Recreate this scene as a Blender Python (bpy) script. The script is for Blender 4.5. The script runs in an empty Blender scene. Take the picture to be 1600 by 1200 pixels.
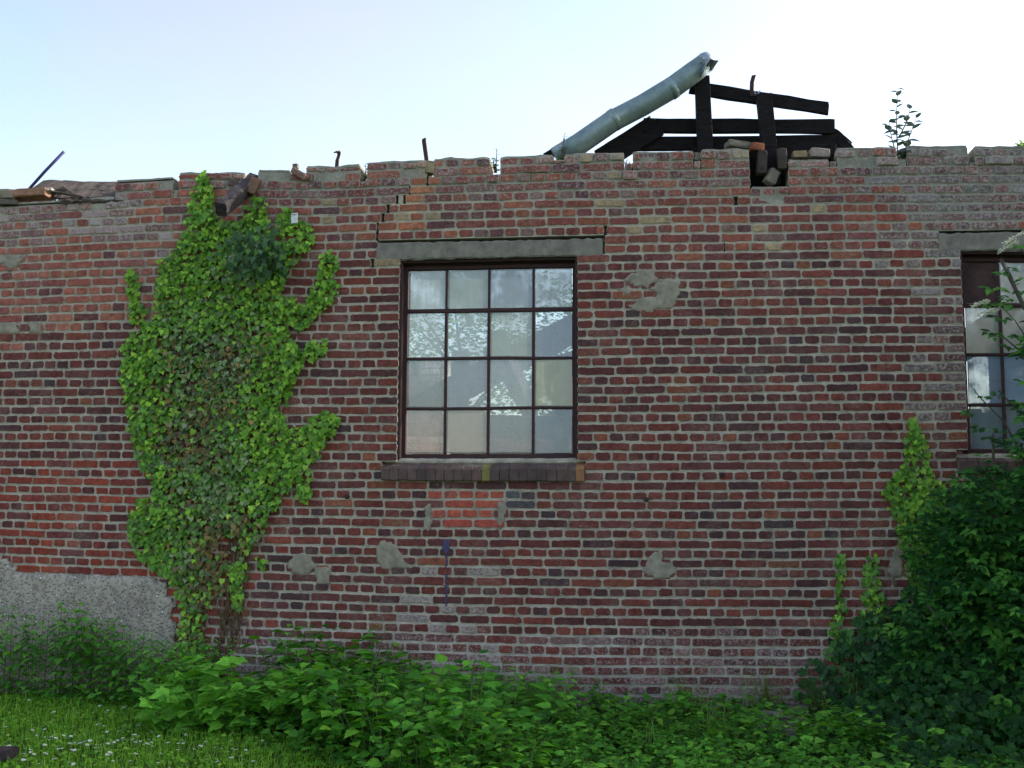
import bpy, math, random
from math import sin, cos, pi, hypot, radians
from mathutils import Vector, Matrix, noise, Quaternion
rnd = random.Random(11)
U = rnd.uniform
SC = bpy.context.scene
COL = SC.collection

# ------------------------------------------------------------------ camera
D, EYE, F = 8.95, 1.6, 1750.0
PITCH, YAW, ROLL = 0.103426, -0.121892, -0.004955
def rot_matrix():
    cy, sy, cp, sp, cr, sr = cos(YAW), sin(YAW), cos(PITCH), sin(PITCH), cos(ROLL), sin(ROLL)
    return (Matrix(((cy,0,sy),(0,1,0),(-sy,0,cy))) @ Matrix(((1,0,0),(0,cp,-sp),(0,sp,cp))) @ Matrix(((cr,-sr,0),(sr,cr,0),(0,0,1))))
RM = rot_matrix()
def ray(px, py, k=0.0):
    x, y = px-800, py-600
    s = 1 + k*(x*x+y*y)/1e6
    return RM @ Vector((x*s/F, y*s/F, 1))
def P(px, py, y=0.0):                      # point of the plane Y=y seen at that place of the photograph
    d = ray(px, py); t = (y+D)/d.z
    return Vector((d.x*t, y, EYE-d.y*t))
def G(px, py):                             # point of the ground
    d = ray(px, py); t = EYE/d.y
    return Vector((d.x*t, -D+d.z*t, 0))
def proj(p):
    q = RM.transposed() @ Vector((p[0], -(p[2]-EYE), p[1]+D))
    return 800+F*q.x/q.z, 600+F*q.y/q.z
cam = bpy.data.cameras.new('camera'); co = bpy.data.objects.new('camera', cam); COL.objects.link(co)
def vconv(v): return Vector((v.x, v.z, -v.y))
rx, dn, fw = [vconv(RM.col[i]) for i in range(3)]
mw = Matrix.Identity(4)
for i in range(3):
    mw[i][0] = rx[i]; mw[i][1] = -dn[i]; mw[i][2] = -fw[i]
mw[0][3], mw[1][3], mw[2][3] = 0, -D, EYE
co.matrix_world = mw
cam.sensor_width = 36; cam.lens = F/1600*36; cam.clip_end = 2000
SC.camera = co

# ------------------------------------------------------------------ the old wall: straight courses -> settled, bowed courses
CU, CZ, KB = -1.159, 2.572, 0.002165
def sm(t):
    t = max(0.0, min(1.0, t)); return t*t*(3-2*t)
def lift(u, z): return 0.064*sm((-2.6-u)/1.6)*sm((z-2.2)/1.2)
def W(u, z, y=0.0):
    z = z + lift(u, z) + .0075*noise.noise(Vector((u*1.1, z*4.5, 3.7)))+.003*noise.noise(Vector((u*4.3, z*9, 8.1)))
    a, b = u-CU, z-CZ
    r = hypot(a, b)
    if r < 1e-6: return Vector((u, y, z))
    q = r
    for _ in range(5): q = r/(1+KB*q*q)
    s = q/r
    return Vector((CU+a*s, y, CZ+b*s))
def N(px, py):                             # wall coordinates before settling
    d = ray(px, py, 0.05907); t = D/d.z
    u, z = d.x*t, EYE-d.y*t
    return u, z-lift(u, z)
def Wp(px, py, y=0.0):
    u, z = N(px, py); return W(u, z, y)

# ------------------------------------------------------------------ helpers
def L(r, g, b):
    f = lambda c: (c/255/12.92) if c/255 <= 0.04045 else ((c/255+0.055)/1.055)**2.4
    return (f(r), f(g), f(b))
def mixc(a, b, t): return tuple(a[i]*(1-t)+b[i]*t for i in range(3))
def mulc(a, s): return tuple(x*s for x in a)
def fbm(x, y, z=0.0, o=3):
    s, a, t = 0, 1, 0
    for i in range(o):
        s += a*noise.noise(Vector((x, y, z+i*7.3))); t += a; a *= .5; x *= 2.03; y *= 2.03; z *= 2.03
    return s/t

class MB:
    def __init__(s): s.v = []; s.f = []; s.mi = []; s.c = []; s.e = []; s.sm = []
    def vert(s, p, c=(1,1,1), a=0.0, e=1.0):
        s.v.append((p[0], p[1], p[2])); s.c.append((c[0], c[1], c[2], a)); s.e.append(e); return len(s.v)-1
    def face(s, idx, m=0, smooth=False): s.f.append(idx); s.mi.append(m); s.sm.append(smooth)
    def build(s, name, mats, parent=None, origin=None):
        o0 = Vector(origin) if origin is not None else (parent_world(parent) if parent else Vector((0,0,0)))
        me = bpy.data.meshes.new(name)
        me.from_pydata([(x-o0.x, y-o0.y, z-o0.z) for x, y, z in s.v], [], s.f)
        for m in (mats if isinstance(mats, (list, tuple)) else [mats]): me.materials.append(m)
        me.polygons.foreach_set('material_index', s.mi)
        me.polygons.foreach_set('use_smooth', s.sm)
        at = me.attributes.new('tint', 'FLOAT_COLOR', 'POINT'); at.data.foreach_set('color', [x for c in s.c for x in c])
        ae = me.attributes.new('edge', 'FLOAT', 'POINT'); ae.data.foreach_set('value', s.e)
        me.update()
        ob = bpy.data.objects.new(name, me); COL.objects.link(ob)
        if parent: ob.parent = parent
        else: ob.location = o0
        return ob
def parent_world(o):
    p = Vector((0,0,0))
    while o is not None: p += o.location; o = o.parent
    return p
def tag(o, label=None, cat=None, group=None, kind=None):
    if label: o['label'] = label
    if cat: o['category'] = cat
    if group: o['group'] = group
    if kind: o['kind'] = kind
    return o
def thing(name, label, cat, loc=(0,0,0), group=None):
    o = bpy.data.objects.new(name, None); COL.objects.link(o); o.location = loc; o.empty_display_size = .1
    return tag(o, label, cat, group)
def copy_tree(o, parent=None):
    c = o.copy(); COL.objects.link(c)
    if parent: c.parent = parent
    for ch in list(o.children): copy_tree(ch, c)
    return c

def tube(m, pts, rad, n=6, c=(1,1,1), mat=0, cap=True, e=1.0):
    pts = [Vector(p) for p in pts]; rings = []
    if not isinstance(rad, (list, tuple)): rad = [rad]*len(pts)
    prev = None
    for i, p in enumerate(pts):
        t = (pts[min(i+1, len(pts)-1)]-pts[max(i-1, 0)]).normalized()
        if prev is None:
            a = t.orthogonal().normalized()
        else:
            a = (prev - t*prev.dot(t)).normalized()
        prev = a; b = t.cross(a)
        rings.append([m.vert(p+(a*cos(2*pi*k/n)+b*sin(2*pi*k/n))*rad[i], c, 0, e) for k in range(n)])
    for i in range(len(rings)-1):
        for k in range(n):
            m.face((rings[i][k], rings[i][(k+1)%n], rings[i+1][(k+1)%n], rings[i+1][k]), mat, True)
    if cap:
        m.face(tuple(reversed(rings[0])), mat); m.face(tuple(rings[-1]), mat)
    return rings
def beam(m, p0, p1, w, h, up=(0,0,1), seg=1, jit=0.0, ch=.006, c=(1,1,1), mat=0, taper=1.0, rag=0.0):
    """A squared timber, bar or brick from p0 to p1, chamfered, w wide and h high (along up)."""
    p0, p1 = Vector(p0), Vector(p1); t = (p1-p0).normalized()
    upv = Vector(up); upv = (upv-t*upv.dot(t)).normalized(); sd = t.cross(upv)
    rings = []
    for i in range(seg+1):
        f = i/seg; q = p0.lerp(p1, f); k = 1+(taper-1)*f
        hw, hh = w/2*k, h/2*k
        sec = [(-hw+ch,-hh),(hw-ch,-hh),(hw,-hh+ch),(hw,hh-ch),(hw-ch,hh),(-hw+ch,hh),(-hw,hh-ch),(-hw,-hh+ch)]
        rr = []
        for a, b in sec:
            en = U(-rag, rag) if i in (0, seg) else 0
            rr.append(m.vert(q+sd*(a+U(-jit, jit))+upv*(b+U(-jit, jit))+t*en, c))
        rings.append(rr)
    for i in range(seg):
        for k in range(8): m.face((rings[i][k], rings[i][(k+1)%8], rings[i+1][(k+1)%8], rings[i+1][k]), mat)
    m.face(tuple(reversed(rings[0])), mat); m.face(tuple(rings[-1]), mat)
def rock(m, cen, dims, rz=0.0, jit=.12, c=(1,1,1), seed=0, sq=.45, tilt=0.0, n=5):
    cen = Vector(cen); ro = Matrix.Rotation(rz, 3, 'Z') @ Matrix.Rotation(tilt, 3, 'Y')
    idx = {}
    def vv(a, b, ax, sg):
        p = [0,0,0]; p[ax] = sg; p[(ax+1)%3] = a; p[(ax+2)%3] = b
        key = tuple(round(x, 4) for x in p)
        if key in idx: return idx[key]
        d = Vector(p).normalized()
        q = Vector([math.copysign(abs(x)**sq, x) for x in d])
        mx = max(abs(x) for x in q); q /= (mx**.5)
        f = 1+jit*noise.noise(d*1.7+Vector((seed*3.1, seed, 0)))+jit*.5*noise.noise(d*4+Vector((seed, 0, 5)))
        q = Vector((q.x*dims[0]/2, q.y*dims[1]/2, q.z*dims[2]/2))*f
        idx[key] = m.vert(cen+ro@q, c); return idx[key]
    g = [-1+2*i/n for i in range(n+1)]
    for ax in range(3):
        for sg in (-1, 1):
            for i in range(n):
                for j in range(n):
                    q = (vv(g[i],g[j],ax,sg), vv(g[i+1],g[j],ax,sg), vv(g[i+1],g[j+1],ax,sg), vv(g[i],g[j+1],ax,sg))
                    m.face(q if sg > 0 else tuple(reversed(q)), 0, False)

# leaf outlines: (x, y) with y from the stalk to the tip; the first vertex is the middle of the blade
def sym(half): return half + [(-x, y) for x, y in reversed(half) if abs(x) > 1e-6]
IVY = [(0,.38)] + sym([(0,0),(.30,-.10),(.52,.12),(.36,.30),(.50,.52),(.22,.58),(0,1.0)])
IVY2 = [(0,.38)] + sym([(0,0),(.34,-.06),(.46,.22),(.30,.55),(0,1.0)])
OVATE = [(0,.4)] + sym([(0,0),(.24,.06),(.34,.26),(.30,.50),(.16,.78),(0,1.05)])
SERR = [(0,.4)] + sym([(0,0),(.22,.02),(.30,.16),(.27,.19),(.36,.36),(.29,.38),(.30,.56),(.22,.57),(.18,.76),(.12,.78),(0,1.05)])
LANCE = [(0,.45)] + sym([(0,0),(.12,.15),(.17,.4),(.10,.75),(0,1.05)])
MAPLE = [(0,.35)] + sym([(0,0),(.25,-.12),(.42,-.05),(.40,.10),(.62,.28),(.42,.36),(.46,.58),(.26,.56),(.16,.78),(0,1.02)])
def leaf(m, tpl, pos, n, t, size, c, fold=.16, curl=.12, mat=0, wide=1.0):
    n = n.normalized(); t = t-n*t.dot(n)
    if t.length < 1e-5: t = n.orthogonal()
    t.normalize(); s = t.cross(n)
    ids = []
    for i, (x, y) in enumerate(tpl):
        z = -fold*0 if i == 0 else fold*abs(x)
        z -= curl*(y-.35)**2
        ids.append(m.vert(pos+(s*(x*wide)+t*y+n*z)*size, c))
    k = len(ids)-1
    for i in range(k): m.face((ids[0], ids[1+i], ids[1+(i+1)%k]), mat, True)

# ------------------------------------------------------------------ materials
def mat(name): 
    m = bpy.data.materials.new(name); m.use_nodes = True
    nt = m.node_tree; nt.nodes.clear()
    return m, nt
class NT:
    def __init__(s, nt): s.nt = nt
    def n(s, t, **kw):
        nd = s.nt.nodes.new(t)
        for k, v in kw.items():
            if k == 'inp':
                for kk, vv in v.items():
                    if hasattr(vv, 'is_output') and vv.is_output: s.nt.links.new(vv, nd.inputs[kk])
                    else: nd.inputs[kk].default_value = vv
            else: setattr(nd, k, v)
        return nd
    def noise(s, vec, scale, detail=4, rough=.6, dist=0.0):
        return s.n('ShaderNodeTexNoise', inp={'Vector': vec, 'Scale': scale, 'Detail': detail, 'Roughness': rough, 'Distortion': dist}).outputs['Fac']
    def mr(s, v, a, b, c=0.0, d=1.0):
        return s.n('ShaderNodeMapRange', inp={'Value': v, 'From Min': a, 'From Max': b, 'To Min': c, 'To Max': d}).outputs[0]
    def math(s, op, a, b=0.0, clamp=False):
        return s.n('ShaderNodeMath', operation=op, use_clamp=clamp, inp={0: a, 1: b}).outputs[0]
    def mix(s, fac, a, b, blend='MIX'):
        nd = s.n('ShaderNodeMix', data_type='RGBA', blend_type=blend)
        for k, v in ((0, fac), (6, a), (7, b)):
            if hasattr(v, 'is_output'): s.nt.links.new(v, nd.inputs[k])
            else: nd.inputs[k].default_value = v if not isinstance(v, tuple) or len(v) == 4 else (*v, 1)
        return nd.outputs[2]
    def attr(s, name): return s.n('ShaderNodeAttribute', attribute_name=name)
    def pos(s): return s.n('ShaderNodeNewGeometry').outputs['Position']
    def obj(s): return s.n('ShaderNodeTexCoord').outputs['Object']
    def bump(s, h, strength=.5, dist=.005):
        return s.n('ShaderNodeBump', inp={'Height': h, 'Strength': strength, 'Distance': dist}).outputs[0]
    def principled(s, col, rough=.85, nrm=None, spec=.3, metal=0.0):
        inp = {'Base Color': col if hasattr(col, 'is_output') else (*col, 1), 'Roughness': rough, 'Specular IOR Level': spec, 'Metallic': metal}
        if nrm is not None: inp['Normal'] = nrm
        return s.n('ShaderNodeBsdfPrincipled', inp=inp).outputs[0]
    def out(s, sh): s.n('ShaderNodeOutputMaterial', inp={'Surface': sh})

MORTAR = L(186,177,160)
def make_brick():
    m, nt = mat('brick'); k = NT(nt); p = k.pos()
    a = k.attr('tint'); col = a.outputs['Color']; lime = a.outputs['Alpha']; ed = k.attr('edge').outputs['Fac']
    n1 = k.noise(p, 22, 4, .65); n2 = k.noise(p, 110, 3, .7); n3 = k.noise(p, 6, 3, .5); n4 = k.noise(p, 45, 4, .7)
    v = k.math('ADD', k.mr(n1, .3, .7, -.38, .38), k.mr(n2, .3, .7, -.30, .30))
    col = k.mix(1.0, col, k.n('ShaderNodeCombineColor', inp={0: k.math('ADD', v, 1.0), 1: k.math('ADD', v, 1.0), 2: k.math('ADD', v, 1.0)}).outputs[0], 'MULTIPLY')
    big = k.noise(p, .9, 4, .6)
    col = k.mix(k.mr(big, .48, .72, 0, .30), col, L(84,72,74))
    col = k.mix(k.mr(big, .28, .46, .22, 0), col, L(156,84,62))
    # burnt dark patches inside bricks
    col = k.mix(k.mr(k.noise(p, 12, 3, .6), .58, .72, 0, .6), col, L(72,50,52))
    # lime bloom and mortar smears
    lm = k.mr(k.math('ADD', n4, k.math('MULTIPLY', lime, .55)), .70, .92)
    col = k.mix(k.math('MULTIPLY', lm, .8, True), col, L(176,166,160))
    em = k.mr(k.math('ADD', ed, k.mr(n4, .25, .75, -.62, .62)), .06, .30, 1, 0)
    col = k.mix(em, col, MORTAR)
    smr = k.math('MULTIPLY', k.mr(k.noise(p, 2.6, 4, .65), .50, .72, 0, 1), k.mr(n4, .42, .66, 0, .75))
    col = k.mix(smr, col, L(150,136,124))
    sp = k.mr(k.noise(p, 240, 2, .6), .70, .76, 0, .5)
    col = k.mix(sp, col, L(40,30,32))
    h = k.math('ADD', k.math('MULTIPLY', n1, .6), k.math('MULTIPLY', n2, .5))
    k.out(k.principled(col, .92, k.bump(h, .7, .006), .2)); return m
def make_mortar():
    m, nt = mat('mortar'); k = NT(nt); p = k.pos()
    a = k.attr('tint'); col = a.outputs['Color']
    n1 = k.noise(p, 9, 4, .6); n2 = k.noise(p, 140, 3, .7); n3 = k.noise(p, 40, 3, .6)
    col = k.mix(k.mr(n1, .40, .68, 0, .75), col, L(128,122,112))
    col = k.mix(k.mr(n3, .55, .75, 0, .5), col, L(204,197,178))
    col = k.mix(k.mr(n2, .62, .78, 0, .5), col, L(104,100,92))
    h = k.math('ADD', n2, k.math('MULTIPLY', n3, 1.2))
    k.out(k.principled(col, .95, k.bump(h, .9, .008), .15)); return m
def make_stone(name, c1, c2, c3, sc=1.0, rough=.92, pebble=False, b=.8):
    m, nt = mat(name); k = NT(nt); p = k.pos()
    n1 = k.noise(p, 5*sc, 5, .65); n2 = k.noise(p, 60*sc, 4, .7); n3 = k.noise(p, 18*sc, 3, .6)
    col = k.mix(k.mr(n1, .35, .65), c1, c2)
    col = k.mix(k.mr(n2, .55, .75, 0, .7), col, c3)
    h = k.math('ADD', k.math('MULTIPLY', n1, .4), n2)
    if pebble:
        vo = k.n('ShaderNodeTexVoronoi', inp={'Vector': p, 'Scale': 40.0, 'Randomness': 1.0})
        sel = k.n('ShaderNodeSeparateColor', inp={0: vo.outputs['Color']}).outputs[0]
        inn = k.mr(vo.outputs['Distance'], .28, .5, 1, 0)
        col = k.mix(k.math('MULTIPLY', inn, k.mr(sel, .80, .97, 0, .9)), col, L(218,222,212))
        col = k.mix(k.math('MULTIPLY', inn, k.mr(sel, .0, .3, .5, 0)), col, L(106,98,90))
        h = k.math('ADD', k.math('MULTIPLY', h, .45), k.math('MULTIPLY', inn, 1.3))
    k.out(k.principled(col, rough, k.bump(h, b, .012), .2)); return m
def make_wood(name, c1, c2, sc=1.0, rough=.9):
    m, nt = mat(name); k = NT(nt)
    p = k.n('ShaderNodeMapping', inp={'Vector': k.obj(), 'Scale': (6*sc, 30*sc, 30*sc)}).outputs[0]
    n1 = k.noise(p, 1.5, 5, .7); n2 = k.noise(k.obj(), 60, 3, .6)
    col = k.mix(k.mr(n1, .35, .65), c1, c2)
    col = k.mix(k.mr(n2, .6, .75, 0, .5), col, mulc(c1, .5))
    k.out(k.principled(col, rough, k.bump(k.math('ADD', n1, n2), .6, .008), .2)); return m
def make_metal(name, c1, c2, rough=.5, metal=.6, sc=1.0):
    m, nt = mat(name); k = NT(nt); p = k.obj()
    n1 = k.noise(p, 8*sc, 5, .65); n2 = k.noise(p, 70*sc, 3, .6)
    col = k.mix(k.mr(k.math('ADD', n1, k.math('MULTIPLY', n2, .4)), .5, .85), c1, c2)
    k.out(k.principled(col, k.mr(n1, .3, .7, rough-.12, rough+.15), k.bump(n2, .25, .004), .4, metal)); return m
def make_leaf(name, trans=.35, rough=.5, sat=1.0, spec=.35):
    m, nt = mat(name); k = NT(nt); p = k.pos()
    col = k.attr('tint').outputs['Color']
    v = k.mr(k.noise(p, 45, 2, .6), .3, .7, .78, 1.2)
    col = k.mix(1.0, col, k.n('ShaderNodeCombineColor', inp={0: v, 1: v, 2: v}).outputs[0], 'MULTIPLY')
    a = k.principled(col, rough, None, spec)
    tc = k.mix(1.0, col, (1.25, 1.2, .45, 1), 'MULTIPLY')
    b = k.n('ShaderNodeBsdfTranslucent', inp={'Color': tc}).outputs[0]
    k.out(k.n('ShaderNodeMixShader', inp={0: trans, 1: a, 2: b}).outputs[0]); return m
def make_attr(name, rough=.9, spec=.2):
    m, nt = mat(name); k = NT(nt); p = k.pos()
    v = k.math('ADD', k.mr(k.noise(p, 14, 4, .6), .3, .7, -.25, .25), k.mr(k.noise(p, 90, 3, .6), .3, .7, -.2, .2))
    v = k.math('ADD', v, 1.0)
    col = k.mix(1.0, k.attr('tint').outputs['Color'], k.n('ShaderNodeCombineColor', inp={0: v, 1: v, 2: v}).outputs[0], 'MULTIPLY')
    k.out(k.principled(col, rough, k.bump(k.noise(p, 70, 4, .7), .6, .006), spec)); return m
def make_pane():
    m, nt = mat('dusty_glass'); k = NT(nt); p = k.pos()
    a = k.attr('tint'); tint = a.outputs['Color']; dirt = a.outputs['Alpha']; ed = k.attr('edge').outputs['Fac']
    clear = k.n('ShaderNodeMixShader', inp={0: .16, 1: k.n('ShaderNodeBsdfTransparent', inp={'Color': (.74,.79,.77,1)}).outputs[0],
            2: k.n('ShaderNodeBsdfGlossy', inp={'Color': (.9,.95,1,1), 'Roughness': .06}).outputs[0]}).outputs[0]
    st = k.n('ShaderNodeMapping', inp={'Vector': p, 'Scale': (1.0, 1.0, .12)}).outputs[0]
    n1 = k.noise(p, 5, 4, .6); n2 = k.noise(st, 40, 3, .6); n3 = k.noise(p, 120, 2, .6)
    v = k.math('ADD', k.mr(n1, .3, .7, -.25, .25), k.mr(n2, .3, .7, -.06, .06))
    tintv = k.mix(k.mr(n2, .3, .75), mulc((1,1,1), 1), (.82,.85,.86,1))
    tcol = k.mix(1.0, tint, tintv, 'MULTIPLY')
    tcol = k.mix(k.mr(n1, .55, .8, 0, .5), tcol, L(96,92,66))
    dm = k.n('ShaderNodeMixShader', inp={0: .22, 1: k.n('ShaderNodeBsdfDiffuse', inp={'Color': tcol}).outputs[0],
            2: k.n('ShaderNodeBsdfTranslucent', inp={'Color': tcol}).outputs[0]}).outputs[0]
    dm = k.n('ShaderNodeMixShader', inp={0: .10, 1: dm, 2: k.n('ShaderNodeBsdfGlossy', inp={'Color': (.9,.95,1,1), 'Roughness': .18}).outputs[0]}).outputs[0]
    fac = k.math('ADD', k.math('ADD', dirt, v), k.mr(ed, 0, .6, .35, 0), True)
    k.out(k.n('ShaderNodeMixShader', inp={0: fac, 1: clear, 2: dm}).outputs[0]); return m
def make_ground():
    m, nt = mat('soil_and_turf'); k = NT(nt); p = k.pos()
    n1 = k.noise(p, 1.3, 5, .6); n2 = k.noise(p, 30, 4, .7); n3 = k.noise(p, .05, 4, .6)
    col = k.mix(k.mr(n1, .35, .65), L(46,62,26), L(64,86,34))
    col = k.mix(k.mr(n2, .5, .75, 0, .6), col, L(46,40,28))
    col = k.mix(k.mr(n3, .4, .7, 0, .6), col, L(84,98,50))
    k.out(k.principled(col, .95, k.bump(n2, .8, .03), .1)); return m

M_BRICK, M_MORTAR = make_brick(), make_mortar()
M_LINTEL = make_stone('old_concrete', L(148,142,130), L(112,108,100), L(176,168,154), 2.0, b=1.0)
M_PLINTH = make_stone('pebbledash', L(176,168,154), L(146,138,128), L(194,184,170), pebble=True, b=.9)
M_PLASTER = make_stone('plaster', L(172,164,146), L(134,126,112), L(116,110,100), 2.6)
M_STONE = make_stone('rubble_stone', L(142,136,122), L(106,100,92), L(74,70,64), 1.5)
M_SILLB = make_attr('sill_brick', .9)
M_STEEL = make_metal('rusted_steel', L(50,36,42), L(74,48,44), .75, .2, 1.5)
M_RUST = make_metal('rust', L(86,60,54), L(60,46,48), .85, .15)
M_ZINC = make_metal('zinc', L(146,160,160), L(112,130,132), .5, .5, .6)
M_ZINCL = make_metal('pale_zinc', L(168,178,184), L(130,140,150), .42, .7)
M_BLUE = make_metal('blue_paint', L(62,66,128), L(46,46,84), .45, .3)
M_TAR = make_wood('tarred_timber', L(34,30,31), L(15,13,14))
M_OLDWOOD = make_wood('weathered_timber', L(74,68,68), L(40,36,40))
M_PLANK = make_wood('dark_plank', L(70,58,62), L(44,38,40))
M_FELT = make_stone('roofing_felt', L(104,92,84), L(76,68,64), L(54,48,46), 2.0)
M_LEAF = make_leaf('leaf', .34, .5, spec=.18)
M_IVY = make_leaf('ivy_leaf', .25, .45, spec=.25)
M_GRASS = make_leaf('grass_blade', .40, .6, spec=.2)
M_STEM = make_attr('stem_bark', .9)
M_GLASS = make_pane()
M_ATTR = make_attr('painted_surface', .85)
M_BPAINT = make_stone('blue_paint_run', L(76,74,112), L(98,84,104), L(64,62,104), 1.5)
M_WHITE = make_attr('white_petal', .6)
M_GROUND = make_ground()

# ------------------------------------------------------------------ brick wall
Z0, CH = 4.1385, 0.07692
TOP = [(0,180,319,308),(180,271,284,277),(279,383,275,268),(402,455,268,265),(455,478,272,268),(478,563,262,257),
       (573,668,254,251),(677,766,249,247),(781,865,246,244),(882,975,243,239),(988,1084,239,237),(1095,1172,236,235),
       (1232,1296,252,250),(1307,1402,233,231),(1416,1513,230,229),(1522,1600,231,229)]
NOTCH = [(271,279,297),(383,402,300),(563,573,283),(668,677,272),(766,781,270),(866,881,250),(976,988,256),(1084,1095,252),
         (1172,1232,293),(1296,1307,254),(1402,1416,250),(1513,1522,254)]
UL, UR = -7.3, 4.7
pieces = []
for x0, x1, y0, y1 in TOP:
    a, b = N(x0, y0), N(x1, y1)
    pieces.append([a[0], b[0], a[1], b[1]])
pieces[0][0] = UL; pieces[-1][1] = UR
for x0, x1, y in NOTCH:
    a, b = N(x0, y), N(x1, y)
    pieces.append([a[0], b[0], (a[1]+b[1])/2, (a[1]+b[1])/2])
pieces.sort()
for i in range(len(pieces)-1):
    mid = (pieces[i][1]+pieces[i+1][0])/2; pieces[i][1] = pieces[i+1][0] = mid
WIN1 = (-2.041, -0.566, 1.932, 3.577)
WIN2 = (2.532, 3.95, 1.955, 3.58)
LIN1 = (-2.237, -0.366, 3.577, 3.737)
LIN2 = (2.37, 4.25, 3.58, 3.742)
SILL1 = (-2.165, -0.505, 1.752, 1.932)
SILL2 = (2.44, 4.05, 1.80, 1.955)
BLOCK = [WIN1, WIN2, LIN1, LIN2, SILL1, SILL2]
# the stepped crack over the window: (photo x0,y0 -> width) as gaps in single courses
CRACK = [(668,283,.010),(640,300,.006),(632,312,.012),(620,318,.012),(606,329,.016),(598,343,.018),(590,357,.010),(589,371,.014),(592,385,.006),
         (582,404,.018),(583,416,.010),(946,358,.014),(944,372,.006),(944,388,.006),(1132,390,.005),(1150,318,.02)]
cr_by_row = {}
for x, y, w in CRACK:
    u, z = N(x, y); i = math.ceil((Z0-z)/CH)
    cr_by_row.setdefault(i, []).append((u, w))

def subtract(iv, b0, b1):
    out = []
    for a, b in iv:
        if b1 <= a or b0 >= b: out.append((a, b)); continue
        if b0 > a: out.append((a, b0))
        if b1 < b: out.append((b1, b))
    return out
CORE = [(120,65,57,3),(112,60,55,3),(128,70,59,2),(106,60,57,3),(97,60,58,2.4),(86,58,59,1.3),(140,84,64,.45),(118,73,68,1.8),(78,60,62,.4)]
REDL = [(140,66,54,3),(150,72,56,2),(128,62,56,2.5),(120,66,62,1),(96,58,58,.6),(110,60,60,1)]
PINK = [(166,100,84,3),(158,92,80,2.5),(176,112,92,1.5),(146,88,82,1.5),(112,72,74,.7)]
LAV = [(158,124,124,3),(146,112,114,2),(166,138,136,1.5),(156,98,88,1.6),(112,80,80,.7)]
UPPER = [(142,82,70,3),(130,74,66,2.5),(120,72,70,1.5),(152,92,72,1.4),(104,68,70,1),(168,146,112,.35),(138,108,100,.9)]
GREY = [(122,114,110,3),(132,118,118,2),(110,106,102,2),(134,92,86,.9),(104,84,86,.8),(140,136,134,.7)]
BLEACH = [(134,108,104,2),(122,92,90,2),(110,74,72,1.6),(98,58,58,1.5)]
def pick(pal):
    t = sum(c[3] for c in pal); r = rnd.random()*t
    for c in pal:
        r -= c[3]
        if r <= 0: return c[:3]
    return pal[0][:3]
RED = N(672,765)+N(778,829)
REDPATCH = [(172,82,68,2),(180,92,74,1.4)]
SUN_STREAK = [(188,120,84,2),(176,104,74,2),(196,150,104,.8)]  # sunlight painted into the brick colours, a slanting band below the tall bracket
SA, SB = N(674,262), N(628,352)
def sun_streak(u, z):
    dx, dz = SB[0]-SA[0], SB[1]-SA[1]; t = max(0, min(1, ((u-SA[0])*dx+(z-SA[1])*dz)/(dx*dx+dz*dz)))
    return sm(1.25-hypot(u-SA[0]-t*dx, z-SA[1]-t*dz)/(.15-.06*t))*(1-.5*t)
BLUEG = N(790,763)+N(846,796)
def region(u, z):
    """palette and lime amount of the brick at that place of the wall"""
    j = fbm(u*.9, z*1.2, 3.3)
    pal, lime = CORE, .10+.1*max(0, j)
    ul = sm((-3.05-u)/1.0+j*.8)
    if RED[0] < u < RED[2] and RED[3] < z < RED[1]: return REDPATCH, .12
    if BLUEG[0] < u < BLUEG[2] and BLUEG[3] < z < BLUEG[1]: return [(104,116,120,1),(92,98,104,1)], .1
    if z < .55+.25*j and u > -3.6: pal, lime = (BLEACH if rnd.random() < .38 else CORE), U(.2,.5)+.3*max(0, .5-z)
    elif u < -3.0 and z < 1.9 and rnd.random() < ul+.35: pal, lime = REDL, .06
    elif ul > .25 and z > 2.85+.5*j:
        pal = PINK if rnd.random() < sm((z-2.6)/.7) else CORE; lime = .2
        if z > 3.62+j*.5 and u < -4.1+j and rnd.random() < .66: pal, lime = LAV, U(.2,.75)
    elif z > 3.55+.35*j: pal = UPPER if rnd.random() < sm((z-3.3)/.4) else CORE; lime = .2+.2*sm((z-3.9)/.3)
    g = sm((u-1.55+j*1.1)/.9)*sm((z-3.35+.4*j)/.5)
    if rnd.random() < g*1.0: pal, lime = GREY, .45
    if 2.15 < u < 2.55 and z > 2.2 and rnd.random() < .65: pal, lime = GREY, .45
    s = hypot(u-N(720,960)[0], (z-.7)*.75)
    if s < .42 and rnd.random() < .16: pal, lime = [(128,112,104,1),(140,122,110,1)], .6
    if rnd.random() < sun_streak(u, z)*1.2: pal, lime = SUN_STREAK, .3
    return pal, lime
def mortar_col(u, z):
    j = fbm(u*1.1, z*1.1, 9.1); c = MORTAR
    g = sm((u-1.2+j)/1.2)*sm((z-3.4+.4*j)/.5)
    c = mixc(c, L(146,146,134), g)
    c = mixc(c, L(222,196,150), .8*sun_streak(u, z))  # the same band of sunlight painted into the mortar
    c = mixc(c, L(138,138,126), sm((z-3.95+.2*j)/.25)*.6)
    b = sm((.75-z+.4*j)/.5)
    c = mixc(c, L(206,200,190), b*sm((1.6-u)/.8)*.7)
    c = mixc(c, L(124,124,104), sm((.35-z+.1*j)/.25)*.55)
    return c

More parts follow.
